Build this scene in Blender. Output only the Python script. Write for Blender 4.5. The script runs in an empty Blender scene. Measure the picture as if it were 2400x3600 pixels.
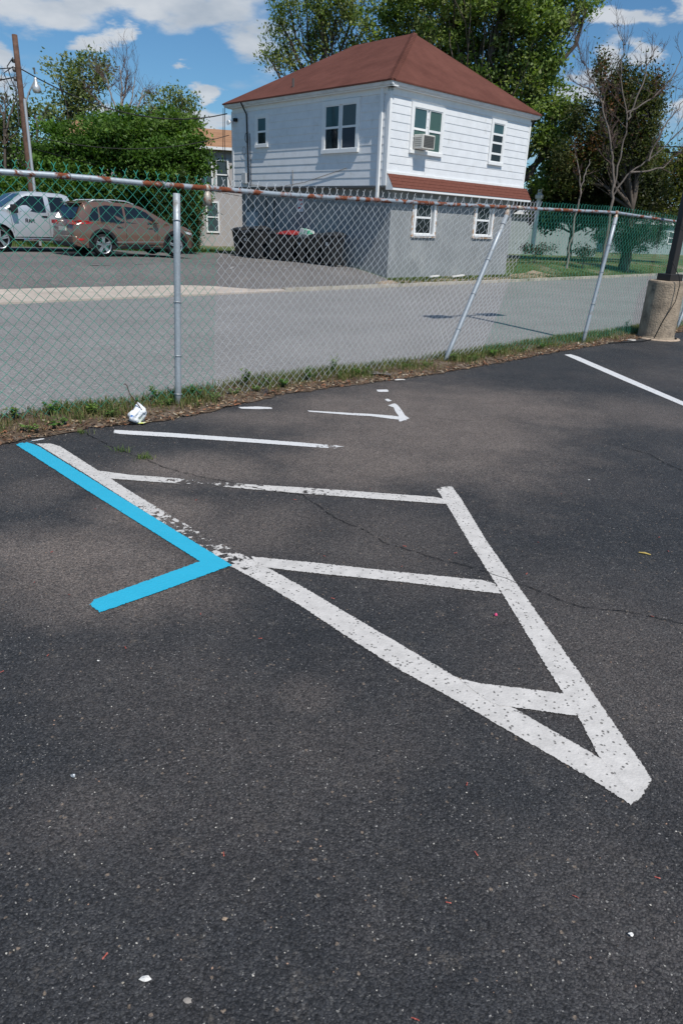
import bpy, math, random
import numpy as np
from mathutils import Vector, Matrix
random.seed(7)
rng = np.random.default_rng(11)
SC = bpy.context.scene
COL = SC.collection
R = math.radians

# ------------------------------------------------------------------ camera
CAMH, FPX, PITCH, ROLL = 1.65, 2400.0, R(22.9), R(2.4)
fwd = np.array([0, math.cos(PITCH), -math.sin(PITCH)])
_rt = np.array([1.0, 0, 0]); _up = np.cross(_rt, fwd)
RT = math.cos(ROLL) * _rt + math.sin(ROLL) * _up
UP = -math.sin(ROLL) * _rt + math.cos(ROLL) * _up
EYE = np.array([0, 0, CAMH])
cd = bpy.data.cameras.new('camera'); cam = bpy.data.objects.new('camera', cd); COL.objects.link(cam)
cd.sensor_fit = 'VERTICAL'; cd.sensor_height = 36.0; cd.sensor_width = 24.0; cd.lens = 24.0
cd.clip_start = 0.05; cd.clip_end = 3000
cam.matrix_world = Matrix(((RT[0], UP[0], -fwd[0], 0), (RT[1], UP[1], -fwd[1], 0), (RT[2], UP[2], -fwd[2], CAMH), (0, 0, 0, 1)))
SC.camera = cam

# ------------------------------------------------------------------ light
SUN_H = np.array([0.515, -0.857]); SUN_EL = R(55)
sd = bpy.data.lights.new('sun', 'SUN'); sun = bpy.data.objects.new('sun', sd); COL.objects.link(sun)
sd.energy = 4.2; sd.angle = R(0.53); sd.color = (1.0, 0.955, 0.89)
svec = Vector((SUN_H[0] * math.cos(SUN_EL), SUN_H[1] * math.cos(SUN_EL), math.sin(SUN_EL)))
sun.rotation_euler = svec.to_track_quat('Z', 'Y').to_euler()
sun.location = (20, -30, 50)

world = bpy.data.worlds.new('World'); SC.world = world; world.use_nodes = True
wn, wl = world.node_tree.nodes, world.node_tree.links
wn.clear()
def N(nodes, t, **kw):
    n = nodes.new(t)
    for k, v in kw.items():
        if k.startswith('i_'):
            key = k[2:]
            key = int(key) if key.isdigit() else key
            n.inputs[key].default_value = v
        else:
            setattr(n, k, v)
    return n
def math_(nodes, links, op, a, b=None, clamp=False):
    n = nodes.new('ShaderNodeMath'); n.operation = op; n.use_clamp = clamp
    for i, v in enumerate((a, b)):
        if v is None: continue
        if isinstance(v, (int, float)): n.inputs[i].default_value = v
        else: links.new(v, n.inputs[i])
    return n.outputs[0]
def ramp_(nodes, links, fac, stops, interp='LINEAR'):
    n = nodes.new('ShaderNodeValToRGB'); n.color_ramp.interpolation = interp
    els = n.color_ramp.elements
    while len(els) < len(stops): els.new(0.5)
    for e, (p, c) in zip(els, stops):
        e.position = p; e.color = (c, c, c, 1) if isinstance(c, (int, float)) else (*c, 1)
    links.new(fac, n.inputs[0]); return n.outputs[0]
def mixc(nodes, links, fac, a, b, mode='MIX'):
    n = nodes.new('ShaderNodeMix'); n.data_type = 'RGBA'; n.blend_type = mode
    for sock, v in ((n.inputs[0], fac), (n.inputs[6], a), (n.inputs[7], b)):
        if isinstance(v, (int, float)): sock.default_value = v
        elif isinstance(v, tuple): sock.default_value = (*v, 1) if len(v) == 3 else v
        else: links.new(v, sock)
    return n.outputs[2]

def build_sky():
    sky = N(wn, 'ShaderNodeTexSky', sky_type='NISHITA', sun_disc=False, sun_elevation=SUN_EL,
            sun_rotation=math.atan2(SUN_H[0], SUN_H[1]), altitude=50, air_density=1.0, dust_density=0.35, ozone_density=3.0)
    tc = N(wn, 'ShaderNodeTexCoord')
    sep = N(wn, 'ShaderNodeSeparateXYZ'); wl.new(tc.outputs['Generated'], sep.inputs[0])
    zc = math_(wn, wl, 'MAXIMUM', sep.outputs[2], 0.0)
    zz = math_(wn, wl, 'ADD', zc, 0.22)
    cx = math_(wn, wl, 'DIVIDE', sep.outputs[0], zz); cy = math_(wn, wl, 'DIVIDE', sep.outputs[1], zz)
    cmb = N(wn, 'ShaderNodeCombineXYZ'); wl.new(cx, cmb.inputs[0]); wl.new(cy, cmb.inputs[1])
    mp = N(wn, 'ShaderNodeMapping'); wl.new(cmb.outputs[0], mp.inputs[0])
    mp.inputs['Location'].default_value = SKY_OFF
    n1 = N(wn, 'ShaderNodeTexNoise', noise_dimensions='3D', i_Scale=2.6, i_Detail=5.0, i_Roughness=0.5, i_Distortion=0.1)
    wl.new(mp.outputs[0], n1.inputs['Vector'])
    nd = N(wn, 'ShaderNodeTexNoise', i_Scale=3.0, i_Detail=6.0, i_Roughness=0.6); wl.new(mp.outputs[0], nd.inputs['Vector'])
    ns = N(wn, 'ShaderNodeVectorMath', operation='SUBTRACT'); wl.new(nd.outputs['Color'], ns.inputs[0]); ns.inputs[1].default_value = (.5, .5, .5)
    nm = N(wn, 'ShaderNodeVectorMath', operation='SCALE'); wl.new(ns.outputs[0], nm.inputs[0]); nm.inputs['Scale'].default_value = 0.5
    dcm = N(wn, 'ShaderNodeVectorMath', operation='ADD'); wl.new(cmb.outputs[0], dcm.inputs[0]); wl.new(nm.outputs[0], dcm.inputs[1])
    bias = None
    for (px, py, rx, ry) in CLOUDS:      # where the photograph's clouds hang, in cloud-layer coordinates
        def lay(x, y):
            d = fwd * FPX + RT * (x - 1200) + UP * (1800 - y); d = d / np.linalg.norm(d); return np.array([d[0], d[1]]) / (max(d[2], 0) + .22)
        c = lay(px, py); ax = np.linalg.norm(lay(px + rx, py) - c); ay = np.linalg.norm(lay(px, py - ry) - c)
        sb = N(wn, 'ShaderNodeVectorMath', operation='SUBTRACT'); wl.new(dcm.outputs[0], sb.inputs[0]); sb.inputs[1].default_value = (c[0], c[1], 0)
        ml = N(wn, 'ShaderNodeVectorMath', operation='MULTIPLY'); wl.new(sb.outputs[0], ml.inputs[0]); ml.inputs[1].default_value = (1 / ax, 1 / ay, 0)
        ln = N(wn, 'ShaderNodeVectorMath', operation='LENGTH'); wl.new(ml.outputs[0], ln.inputs[0])
        e = ramp_(wn, wl, ln.outputs['Value'], [(0.0, 1.0), (1.0, 0.0)], 'EASE')
        bias = e if bias is None else math_(wn, wl, 'MAXIMUM', bias, e)
    tot = math_(wn, wl, 'ADD', math_(wn, wl, 'MULTIPLY', n1.outputs['Fac'], 1.25), math_(wn, wl, 'MULTIPLY', bias, 0.46))
    mask = ramp_(wn, wl, tot, [(0.70, 0.0), (1.04, 1.0)], 'EASE')
    n2 = N(wn, 'ShaderNodeTexNoise', i_Scale=4.5, i_Detail=5.0, i_Roughness=0.55)
    mp2 = N(wn, 'ShaderNodeMapping'); wl.new(cmb.outputs[0], mp2.inputs[0]); mp2.inputs['Location'].default_value = (SKY_OFF[0] + .07, SKY_OFF[1] - .1, 0.3)
    wl.new(mp2.outputs[0], n2.inputs['Vector'])
    shade = ramp_(wn, wl, n2.outputs['Fac'], [(0.3, (4.9, 5.6, 6.5)), (0.65, (7.6, 8.0, 8.5))])
    blue = mixc(wn, wl, 1.0, sky.outputs[0], (0.66, 0.98, 1.16), 'MULTIPLY')
    out = mixc(wn, wl, math_(wn, wl, 'MULTIPLY', mask, 0.93), blue, shade)
    bg = N(wn, 'ShaderNodeBackground', i_Strength=0.085); wl.new(out, bg.inputs['Color'])
    wo = N(wn, 'ShaderNodeOutputWorld'); wl.new(bg.outputs[0], wo.inputs[0])
SKY_OFF = (3.1, 1.7, 0.0)
CLOUDS = [(60, 20, 420, 170), (400, 20, 420, 140), (680, 50, 380, 160), (880, 140, 230, 160), (370, 145, 110, 60), (0, 200, 140, 100), (720, 240, 100, 40), (40, 330, 200, 90), (350, 380, 140, 40), (720, 335, 80, 45), (740, 400, 120, 40),
          (2190, 100, 190, 60), (2390, 40, 150, 120), (2060, 240, 130, 70), (2030, 330, 170, 90), (2280, 215, 150, 55), (2400, 360, 180, 80), (2230, 400, 170, 80), (600, 430, 300, 40)]
build_sky()
SC.view_settings.view_transform = 'Standard'; SC.view_settings.look = 'None'
SC.view_settings.exposure = 0.0; SC.view_settings.gamma = 1.0
SC.render.resolution_x = 682; SC.render.resolution_y = 1024

# ------------------------------------------------------------------ pixel -> place helpers (photo 2400x3600)
def ray(x, y):
    d = fwd * FPX + RT * (x - 1200) + UP * (1800 - y); return d / np.linalg.norm(d)
def gnd(x, y, z=0.0):
    d = ray(x, y); return EYE + d * ((z - CAMH) / d[2])
def onplane(x, y, P, n):
    d = ray(x, y); return EYE + d * (((np.array(P) - EYE) @ n) / (d @ n))
def atd(x, y, D):
    d = ray(x, y); return EYE + d * (D / math.hypot(d[0], d[1]))
AZ = R(45.7)
E1 = np.array([math.sin(AZ), math.cos(AZ), 0.0]); E2 = np.array([-E1[1], E1[0], 0.0])   # along the street / across it
def pq(p, q, z=0.0):
    v = E1 * p + E2 * q; return (v[0], v[1], z)
def sm(a, b, x):
    t = min(1.0, max(0.0, (x - a) / (b - a))); return t * t * (3 - 2 * t)
def farz(p, q):
    z = -0.265 + 0.395 * sm(16.8, 20.5, q)
    return z + 0.19 * sm(17.5, 11.5, p) * sm(17.5, 22.5, q)

# ------------------------------------------------------------------ mesh + object helpers
ORG = {}
class MB:
    def __init__(s, xf=None): s.v = []; s.f = []; s.xf = xf
    def p(s, *c):
        c = tuple(c[0]) if len(c) == 1 else c
        s.v.append(tuple(s.xf(*c)) if s.xf else tuple(float(k) for k in c)); return len(s.v) - 1
    def quad(s, a, b, c, d): s.f.append([s.p(a), s.p(b), s.p(c), s.p(d)])
    def poly(s, pts): s.f.append([s.p(a) for a in pts])
    def box(s, a, b):
        (x0, y0, z0), (x1, y1, z1) = a, b
        i = [s.p(x, y, z) for z in (z0, z1) for (x, y) in ((x0, y0), (x1, y0), (x1, y1), (x0, y1))]
        for q in ((0, 3, 2, 1), (4, 5, 6, 7), (0, 1, 5, 4), (1, 2, 6, 5), (2, 3, 7, 6), (3, 0, 4, 7)): s.f.append([i[k] for k in q])
    def tube(s, pts, r, n=6, caps=True):
        pts = [np.array(p, float) for p in pts]
        rr = r if hasattr(r, '__len__') else [r] * len(pts)
        rings = []; ref = None
        for i, p in enumerate(pts):
            t = (pts[min(i + 1, len(pts) - 1)] - pts[max(i - 1, 0)]); t = t / (np.linalg.norm(t) + 1e-12)
            if ref is None:
                ref = np.array([0, 0, 1.0]) if abs(t[2]) < .9 else np.array([1.0, 0, 0])
            a = np.cross(t, ref); a /= (np.linalg.norm(a) + 1e-12); b = np.cross(t, a); ref = np.cross(a, t)
            rings.append([s.p(p + rr[i] * (math.cos(2 * math.pi * k / n) * a + math.sin(2 * math.pi * k / n) * b)) for k in range(n)])
        for i in range(len(rings) - 1):
            for k in range(n): s.f.append([rings[i][k], rings[i][(k + 1) % n], rings[i + 1][(k + 1) % n], rings[i + 1][k]])
        if caps: s.f.append(rings[0][::-1]); s.f.append(rings[-1])
    def lathe(s, prof, c=(0, 0, 0), n=24, caps=True):
        rings = [[s.p(c[0] + r * math.cos(2 * math.pi * k / n), c[1] + r * math.sin(2 * math.pi * k / n), c[2] + z) for k in range(n)] for r, z in prof]
        for i in range(len(rings) - 1):
            for k in range(n): s.f.append([rings[i][k], rings[i][(k + 1) % n], rings[i + 1][(k + 1) % n], rings[i + 1][k]])
        if caps: s.f.append(rings[0][::-1]); s.f.append(rings[-1])
    def prism(s, pa, pb):
        a = [s.p(x) for x in pa]; b = [s.p(x) for x in pb]; n = len(a)
        s.f.append(a[::-1]); s.f.append(b)
        for k in range(n): s.f.append([a[k], a[(k + 1) % n], b[(k + 1) % n], b[k]])
    def build(s, name, mat, parent=None, smooth=False, bevel=0.0, fixn=True):
        o = None; off = ORG.get(parent.name, (0, 0, 0)) if parent else (0, 0, 0)
        me = bpy.data.meshes.new(name)
        me.from_pydata([(x - off[0], y - off[1], z - off[2]) for x, y, z in s.v], [], s.f)
        if fixn:
            import bmesh
            b = bmesh.new(); b.from_mesh(me); bmesh.ops.remove_doubles(b, verts=b.verts, dist=1e-5) if smooth else None
            bmesh.ops.recalc_face_normals(b, faces=b.faces); b.to_mesh(me); b.free()
        return link(name, me, mat, parent, smooth, bevel)
def link(name, me, mat, parent=None, smooth=False, bevel=0.0):
    if mat and not me.materials: me.materials.append(mat)
    if smooth: me.polygons.foreach_set('use_smooth', [True] * len(me.polygons))
    o = bpy.data.objects.new(name, me); COL.objects.link(o)
    if parent: o.parent = parent; ORG[o.name] = ORG.get(parent.name, (0, 0, 0))
    if bevel:
        m = o.modifiers.new('bevel', 'BEVEL'); m.width = bevel; m.segments = 2; m.limit_method = 'ANGLE'
    return o
def tag(o, label=None, cat=None, group=None, kind=None):
    for k, v in (('label', label), ('category', cat), ('group', group), ('kind', kind)):
        if v: o[k] = v
    return o
def thing(name, label, cat, loc, group=None):
    o = bpy.data.objects.new(name, None); COL.objects.link(o); o.location = loc; o.empty_display_size = 0.2
    ORG[o.name] = tuple(loc); return tag(o, label, cat, group)
def npmesh(name, verts, faces, mat, parent=None, col=None, smooth=False):
    """verts (n,3) array, faces (m,k) array of equal size polygons; col = per-face RGB"""
    off = np.array(ORG.get(parent.name, (0, 0, 0))) if parent else np.zeros(3)
    me = bpy.data.meshes.new(name); m, k = faces.shape
    me.vertices.add(len(verts)); me.vertices.foreach_set('co', (verts - off).astype(np.float32).ravel())
    me.loops.add(m * k); me.loops.foreach_set('vertex_index', faces.astype(np.int32).ravel())
    me.polygons.add(m); me.polygons.foreach_set('loop_start', np.arange(0, m * k, k, dtype=np.int32))
    me.update(calc_edges=True)
    if col is not None:
        at = me.color_attributes.new('tint', 'FLOAT_COLOR', 'CORNER')
        c4 = np.ones((m * k, 4), np.float32); c4[:, :3] = np.repeat(col, k, axis=0); at.data.foreach_set('color', c4.ravel())
    me.validate()
    return link(name, me, mat, parent, smooth)

# ------------------------------------------------------------------ materials
MATS = {}
def M(name, col, rough=0.7, spec=0.3, metal=0.0, var=0.0, vscale=4.0, bump=0.0, bscale=60.0, bdist=0.01, col2=None, thr=(0.4, 0.6), c2scale=3.0, coat=0.0):
    if name in MATS: return MATS[name]
    m = bpy.data.materials.new(name); m.use_nodes = True; nt = m.node_tree; n, l = nt.nodes, nt.links
    b = n['Principled BSDF']; b.inputs['Roughness'].default_value = rough; b.inputs['Metallic'].default_value = metal
    b.inputs['Specular IOR Level'].default_value = spec; b.inputs['Coat Weight'].default_value = coat
    tc = N(n, 'ShaderNodeTexCoord'); src = None
    c = (*col, 1.0)
    if var or col2:
        no = N(n, 'ShaderNodeTexNoise', i_Scale=vscale, i_Detail=6.0, i_Roughness=0.6); l.new(tc.outputs['Object'], no.inputs['Vector'])
        lo = tuple(k * (1 - var) for k in col); hi = tuple(min(1, k * (1 + var)) for k in col)
        src = ramp_(n, l, no.outputs['Fac'], [(0.3, lo), (0.7, hi)])
        if col2:
            n2 = N(n, 'ShaderNodeTexNoise', i_Scale=c2scale, i_Detail=8.0, i_Roughness=0.65); l.new(tc.outputs['Object'], n2.inputs['Vector'])
            src = mixc(n, l, ramp_(n, l, n2.outputs['Fac'], [(thr[0], 0.0), (thr[1], 1.0)]), src, col2)
        l.new(src, b.inputs['Base Color'])
    else: b.inputs['Base Color'].default_value = c
    if bump:
        nb = N(n, 'ShaderNodeTexNoise', i_Scale=bscale, i_Detail=4.0); l.new(tc.outputs['Object'], nb.inputs['Vector'])
        bp = N(n, 'ShaderNodeBump', i_Strength=bump, i_Distance=bdist); l.new(nb.outputs['Fac'], bp.inputs['Height']); l.new(bp.outputs[0], b.inputs['Normal'])
    MATS[name] = m; return m
def leafmat(name, rough=0.55, trans=0.35, spec=0.25):
    if name in MATS: return MATS[name]
    m = bpy.data.materials.new(name); m.use_nodes = True; n, l = m.node_tree.nodes, m.node_tree.links
    b = n['Principled BSDF']; b.inputs['Roughness'].default_value = rough; b.inputs['Specular IOR Level'].default_value = spec
    at = N(n, 'ShaderNodeVertexColor', layer_name='tint'); l.new(at.outputs[0], b.inputs['Base Color'])
    if trans:
        tr = N(n, 'ShaderNodeBsdfTranslucent'); l.new(mixc(n, l, 1.0, at.outputs[0], (1.3, 1.5, 0.5), 'MULTIPLY'), tr.inputs[0])
        mx = N(n, 'ShaderNodeMixShader', i_0=trans); l.new(b.outputs[0], mx.inputs[1]); l.new(tr.outputs[0], mx.inputs[2])
        l.new(mx.outputs[0], n['Material Output'].inputs[0])
    MATS[name] = m; return m
def glassmat(name, tint=(0.02, 0.03, 0.035), see=0.35, rough=0.03):
    if name in MATS: return MATS[name]
    m = bpy.data.materials.new(name); m.use_nodes = True; n, l = m.node_tree.nodes, m.node_tree.links
    b = n['Principled BSDF']; b.inputs['Base Color'].default_value = (*tint, 1); b.inputs['Roughness'].default_value = rough
    b.inputs['Specular IOR Level'].default_value = 0.6
    t = N(n, 'ShaderNodeBsdfTransparent'); t.inputs[0].default_value = (0.8, 0.86, 0.86, 1)
    mx = N(n, 'ShaderNodeMixShader', i_0=see); l.new(b.outputs[0], mx.inputs[1]); l.new(t.outputs[0], mx.inputs[2])
    l.new(mx.outputs[0], n['Material Output'].inputs[0]); MATS[name] = m; return m

def lot_asphalt():
    m = bpy.data.materials.new('lot_asphalt'); m.use_nodes = True; n, l = m.node_tree.nodes, m.node_tree.links
    b = n['Principled BSDF']; tc = N(n, 'ShaderNodeTexCoord'); V = tc.outputs['Object']
    def noise(s, d=6, r=.6, off=None):
        k = N(n, 'ShaderNodeTexNoise', i_Scale=s, i_Detail=float(d), i_Roughness=r)
        if off:
            mp = N(n, 'ShaderNodeMapping'); mp.inputs['Location'].default_value = off; l.new(V, mp.inputs[0]); l.new(mp.outputs[0], k.inputs['Vector'])
        else: l.new(V, k.inputs['Vector'])
        return k.outputs['Fac']
    def vor(s, feat='F1'):
        k = N(n, 'ShaderNodeTexVoronoi', feature=feat, i_Scale=s); l.new(VD, k.inputs['Vector']); return k
    wn_ = N(n, 'ShaderNodeTexNoise', i_Scale=140.0, i_Detail=2.0); l.new(V, wn_.inputs['Vector'])
    ws = N(n, 'ShaderNodeVectorMath', operation='SCALE'); l.new(wn_.outputs['Color'], ws.inputs[0]); ws.inputs['Scale'].default_value = 0.011
    wa = N(n, 'ShaderNodeVectorMath', operation='ADD'); l.new(V, wa.inputs[0]); l.new(ws.outputs[0], wa.inputs[1]); VD = wa.outputs[0]
    # worn, dusty patches where the sealer is gone: ellipses with ragged edges
    wob = math_(n, l, 'MULTIPLY', math_(n, l, 'SUBTRACT', noise(1.3, 9, .70), 0.5), 1.7)
    mask = None
    for (px, py, rx, ry, st) in WEAR:
        c = gnd(px, py)
        sub = N(n, 'ShaderNodeVectorMath', operation='SUBTRACT'); l.new(V, sub.inputs[0]); sub.inputs[1].default_value = (c[0], c[1], 0)
        mul = N(n, 'ShaderNodeVectorMath', operation='MULTIPLY'); l.new(sub.outputs[0], mul.inputs[0]); mul.inputs[1].default_value = (1 / rx, 1 / ry, 0)
        ln = N(n, 'ShaderNodeVectorMath', operation='LENGTH'); l.new(mul.outputs[0], ln.inputs[0])
        d = math_(n, l, 'ADD', ln.outputs['Value'], wob)
        e = math_(n, l, 'MULTIPLY', ramp_(n, l, math_(n, l, 'MULTIPLY', d, 0.72), [(0.12, 1.0), (1.0, 0.0)], 'EASE'), st)
        mask = e if mask is None else math_(n, l, 'MAXIMUM', mask, e)
    big = ramp_(n, l, noise(0.55, 7, .6, (9, 3, 0)), [(0.47, 0.0), (0.75, 0.35)])
    mask = math_(n, l, 'MAXIMUM', mask, big)
    seal = ramp_(n, l, noise(2.3, 6, .62), [(0.3, (0.030, 0.031, 0.034)), (0.7, (0.049, 0.049, 0.051))])
    worn = ramp_(n, l, noise(3.0, 7, .65, (1, 5, 0)), [(0.3, (0.165, 0.135, 0.116)), (0.7, (0.228, 0.189, 0.163))])
    # stones take the dust unevenly
    v1 = vor(150.0); v2 = vor(290.0); v3 = vor(75.0)
    sepc = N(n, 'ShaderNodeSeparateColor'); l.new(v1.outputs['Color'], sepc.inputs[0])
    mask2 = math_(n, l, 'MULTIPLY', mask, ramp_(n, l, sepc.outputs[0], [(0.0, 0.45), (0.6, 1.15)]), True)
    col = mixc(n, l, mask2, seal, worn)
    col = mixc(n, l, 1.0, col, ramp_(n, l, sepc.outputs[1], [(0.0, 0.62), (1.0, 1.4)]), 'MULTIPLY')
    sep2 = N(n, 'ShaderNodeSeparateColor'); l.new(v2.outputs['Color'], sep2.inputs[0])
    col = mixc(n, l, 1.0, col, ramp_(n, l, sep2.outputs[2], [(0.0, 0.70), (1.0, 1.25)]), 'MULTIPLY')
    patch = ramp_(n, l, noise(5.5, 6, .6, (2, 8, 0)), [(0.42, 0.35), (0.66, 1.0)])
    fl = math_(n, l, 'MULTIPLY', ramp_(n, l, sepc.outputs[2], [(0.86, 0.0), (0.90, 1.0)], 'CONSTANT'), patch)
    col = mixc(n, l, math_(n, l, 'MULTIPLY', fl, 0.55), col, (0.13, 0.126, 0.12))
    sep3 = N(n, 'ShaderNodeSeparateColor'); l.new(v3.outputs['Color'], sep3.inputs[0])
    tan_ = math_(n, l, 'MULTIPLY', ramp_(n, l, sep3.outputs[0], [(0.972, 0.0), (0.975, 1.0)], 'CONSTANT'), ramp_(n, l, v3.outputs['Distance'], [(0.3, 1.0), (0.42, 0.0)]))
    col = mixc(n, l, math_(n, l, 'MULTIPLY', tan_, 0.85), col, (0.26, 0.20, 0.15))
    gritm = math_(n, l, 'MULTIPLY', ramp_(n, l, sep2.outputs[0], [(0.990, 0.0), (0.992, 1.0)], 'CONSTANT'), 0.7)
    col = mixc(n, l, gritm, col, (0.42, 0.40, 0.37))
    pit = ramp_(n, l, v1.outputs['Distance'], [(0.42, 1.0), (0.8, 0.50)])
    col = mixc(n, l, 1.0, col, pit, 'MULTIPLY')
    dust = math_(n, l, 'MULTIPLY', ramp_(n, l, noise(11, 8, .72, (4, 4, 0)), [(0.55, 0.0), (0.68, 1.0)]), ramp_(n, l, sepc.outputs[0], [(0.35, 0.0), (0.7, 0.6)]))
    col = mixc(n, l, dust, col, (0.135, 0.118, 0.10))
    l.new(col, b.inputs['Base Color'])
    b.inputs['Specular IOR Level'].default_value = 0.35
    l.new(ramp_(n, l, sep2.outputs[1], [(0.0, 0.50), (1.0, 0.95)]), b.inputs['Roughness'])
    h = math_(n, l, 'ADD', math_(n, l, 'MULTIPLY', v1.outputs['Distance'], -1.0), math_(n, l, 'MULTIPLY', sepc.outputs[0], 0.45))
    h = math_(n, l, 'ADD', h, math_(n, l, 'MULTIPLY', noise(38, 5), 1.1))
    bp = N(n, 'ShaderNodeBump', i_Strength=0.75, i_Distance=0.0045); l.new(h, bp.inputs['Height']); l.new(bp.outputs[0], b.inputs['Normal'])
    MATS['lot_asphalt'] = m; return m
WEAR = [(1350, 1900, .55, .7, .35), (900, 1850, .5, .5, .55), (350, 2050, .7, .45, .85), (1480, 1480, 1.5, 1.9, 1.0), (1750, 1430, 1.3, 1.0, .9), (700, 1650, 0.75, 0.42, .9), (250, 1950, .62, .42, .95), (950, 1470, 1.0, .35, .75),
        (1300, 1620, .9, .7, 1.0), (560, 1800, .5, .35, .85), (2250, 1450, 1.0, .8, .55), (2150, 2300, .6, .9, .35), (1080, 2450, .16, .14, .35),
        (330, 2850, .3, .2, .22), (120, 1720, .3, .35, .4), (1180, 1560, .6, .35, .95)]

def asphalt2(name, lo, hi, fleck, patch=None, bs=0.3):
    m = bpy.data.materials.new(name); m.use_nodes = True; n, l = m.node_tree.nodes, m.node_tree.links
    b = n['Principled BSDF']; tc = N(n, 'ShaderNodeTexCoord'); V = tc.outputs['Object']
    no = N(n, 'ShaderNodeTexNoise', i_Scale=0.6, i_Detail=8.0, i_Roughness=0.62); l.new(V, no.inputs['Vector'])
    col = ramp_(n, l, no.outputs['Fac'], [(0.3, lo), (0.72, hi)])
    v = N(n, 'ShaderNodeTexVoronoi', i_Scale=55.0); l.new(V, v.inputs['Vector'])
    s = N(n, 'ShaderNodeSeparateColor'); l.new(v.outputs['Color'], s.inputs[0])
    col = mixc(n, l, 1.0, col, ramp_(n, l, s.outputs[0], [(0, .72), (1, 1.25)]), 'MULTIPLY')
    col = mixc(n, l, ramp_(n, l, s.outputs[1], [(0.95, 0.0), (0.96, .8)], 'CONSTANT'), col, fleck)
    if patch:
        n2 = N(n, 'ShaderNodeTexNoise', i_Scale=1.6, i_Detail=8.0, i_Roughness=0.7); l.new(V, n2.inputs['Vector'])
        col = mixc(n, l, ramp_(n, l, n2.outputs['Fac'], [(0.56, 0.0), (0.68, 0.8)]), col, patch)
    l.new(col, b.inputs['Base Color']); b.inputs['Roughness'].default_value = 0.88; b.inputs['Specular IOR Level'].default_value = 0.25
    bp = N(n, 'ShaderNodeBump', i_Strength=bs, i_Distance=0.006); l.new(v.outputs['Distance'], bp.inputs['Height']); l.new(bp.outputs[0], b.inputs['Normal'])
    MATS[name] = m; return m

def paintmat(name, col, rough, speck, dirt, eamp=.024):
    """painted line: 'wear' attribute drives flaking, 'edge' the ragged border"""
    m = bpy.data.materials.new(name); m.use_nodes = True; n, l = m.node_tree.nodes, m.node_tree.links
    b = n['Principled BSDF']; tc = N(n, 'ShaderNodeTexCoord'); V = tc.outputs['Object']
    aw = N(n, 'ShaderNodeAttribute', attribute_name='wear').outputs['Fac']; ae = N(n, 'ShaderNodeAttribute', attribute_name='edge').outputs['Fac']
    def noise(s, d=4, r=.6):
        k = N(n, 'ShaderNodeTexNoise', i_Scale=s, i_Detail=float(d), i_Roughness=r); l.new(V, k.inputs['Vector']); return k.outputs['Fac']
    # flaking: noise stretched a little, compared with wear
    fl = noise(22, 6, .66)
    keep = math_(n, l, 'GREATER_THAN', math_(n, l, 'ADD', math_(n, l, 'MULTIPLY', fl, 1.0), 0.0), math_(n, l, 'ADD', math_(n, l, 'MULTIPLY', aw, 0.62), 0.10))
    # dark pits between stones
    v = N(n, 'ShaderNodeTexVoronoi', i_Scale=105.0); l.new(V, v.inputs['Vector'])
    s = N(n, 'ShaderNodeSeparateColor'); l.new(v.outputs['Color'], s.inputs[0])
    nb = noise(9, 3)
    pit = math_(n, l, 'GREATER_THAN', s.outputs[0], math_(n, l, 'SUBTRACT', 1.0 + speck * .0, math_(n, l, 'MULTIPLY', math_(n, l, 'MULTIPLY', nb, 2.0), speck)))
    pit = math_(n, l, 'MULTIPLY', pit, math_(n, l, 'LESS_THAN', v.outputs['Distance'], 0.55))
    # ragged edge
    ed = math_(n, l, 'GREATER_THAN', ae, math_(n, l, 'MULTIPLY', math_(n, l, 'SUBTRACT', noise(75, 3), 0.36), eamp))
    al = math_(n, l, 'MULTIPLY', math_(n, l, 'MULTIPLY', keep, ed), math_(n, l, 'SUBTRACT', 1.0, math_(n, l, 'MULTIPLY', pit, 0.7)))
    c = ramp_(n, l, noise(14, 6, .7), [(0.3, tuple(k * (1 - dirt) for k in col)), (0.65, col)])
    l.new(c, b.inputs['Base Color']); b.inputs['Roughness'].default_value = rough; b.inputs['Specular IOR Level'].default_value = 0.35
    bp = N(n, 'ShaderNodeBump', i_Strength=0.5, i_Distance=0.003)
    l.new(math_(n, l, 'ADD', noise(90, 3), math_(n, l, 'MULTIPLY', v.outputs['Distance'], -.6)), bp.inputs['Height']); l.new(bp.outputs[0], b.inputs['Normal'])
    t = N(n, 'ShaderNodeBsdfTransparent'); mx = N(n, 'ShaderNodeMixShader'); l.new(al, mx.inputs[0]); l.new(t.outputs[0], mx.inputs[1]); l.new(b.outputs[0], mx.inputs[2])
    l.new(mx.outputs[0], n['Material Output'].inputs[0]); MATS[name] = m; return m

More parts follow.
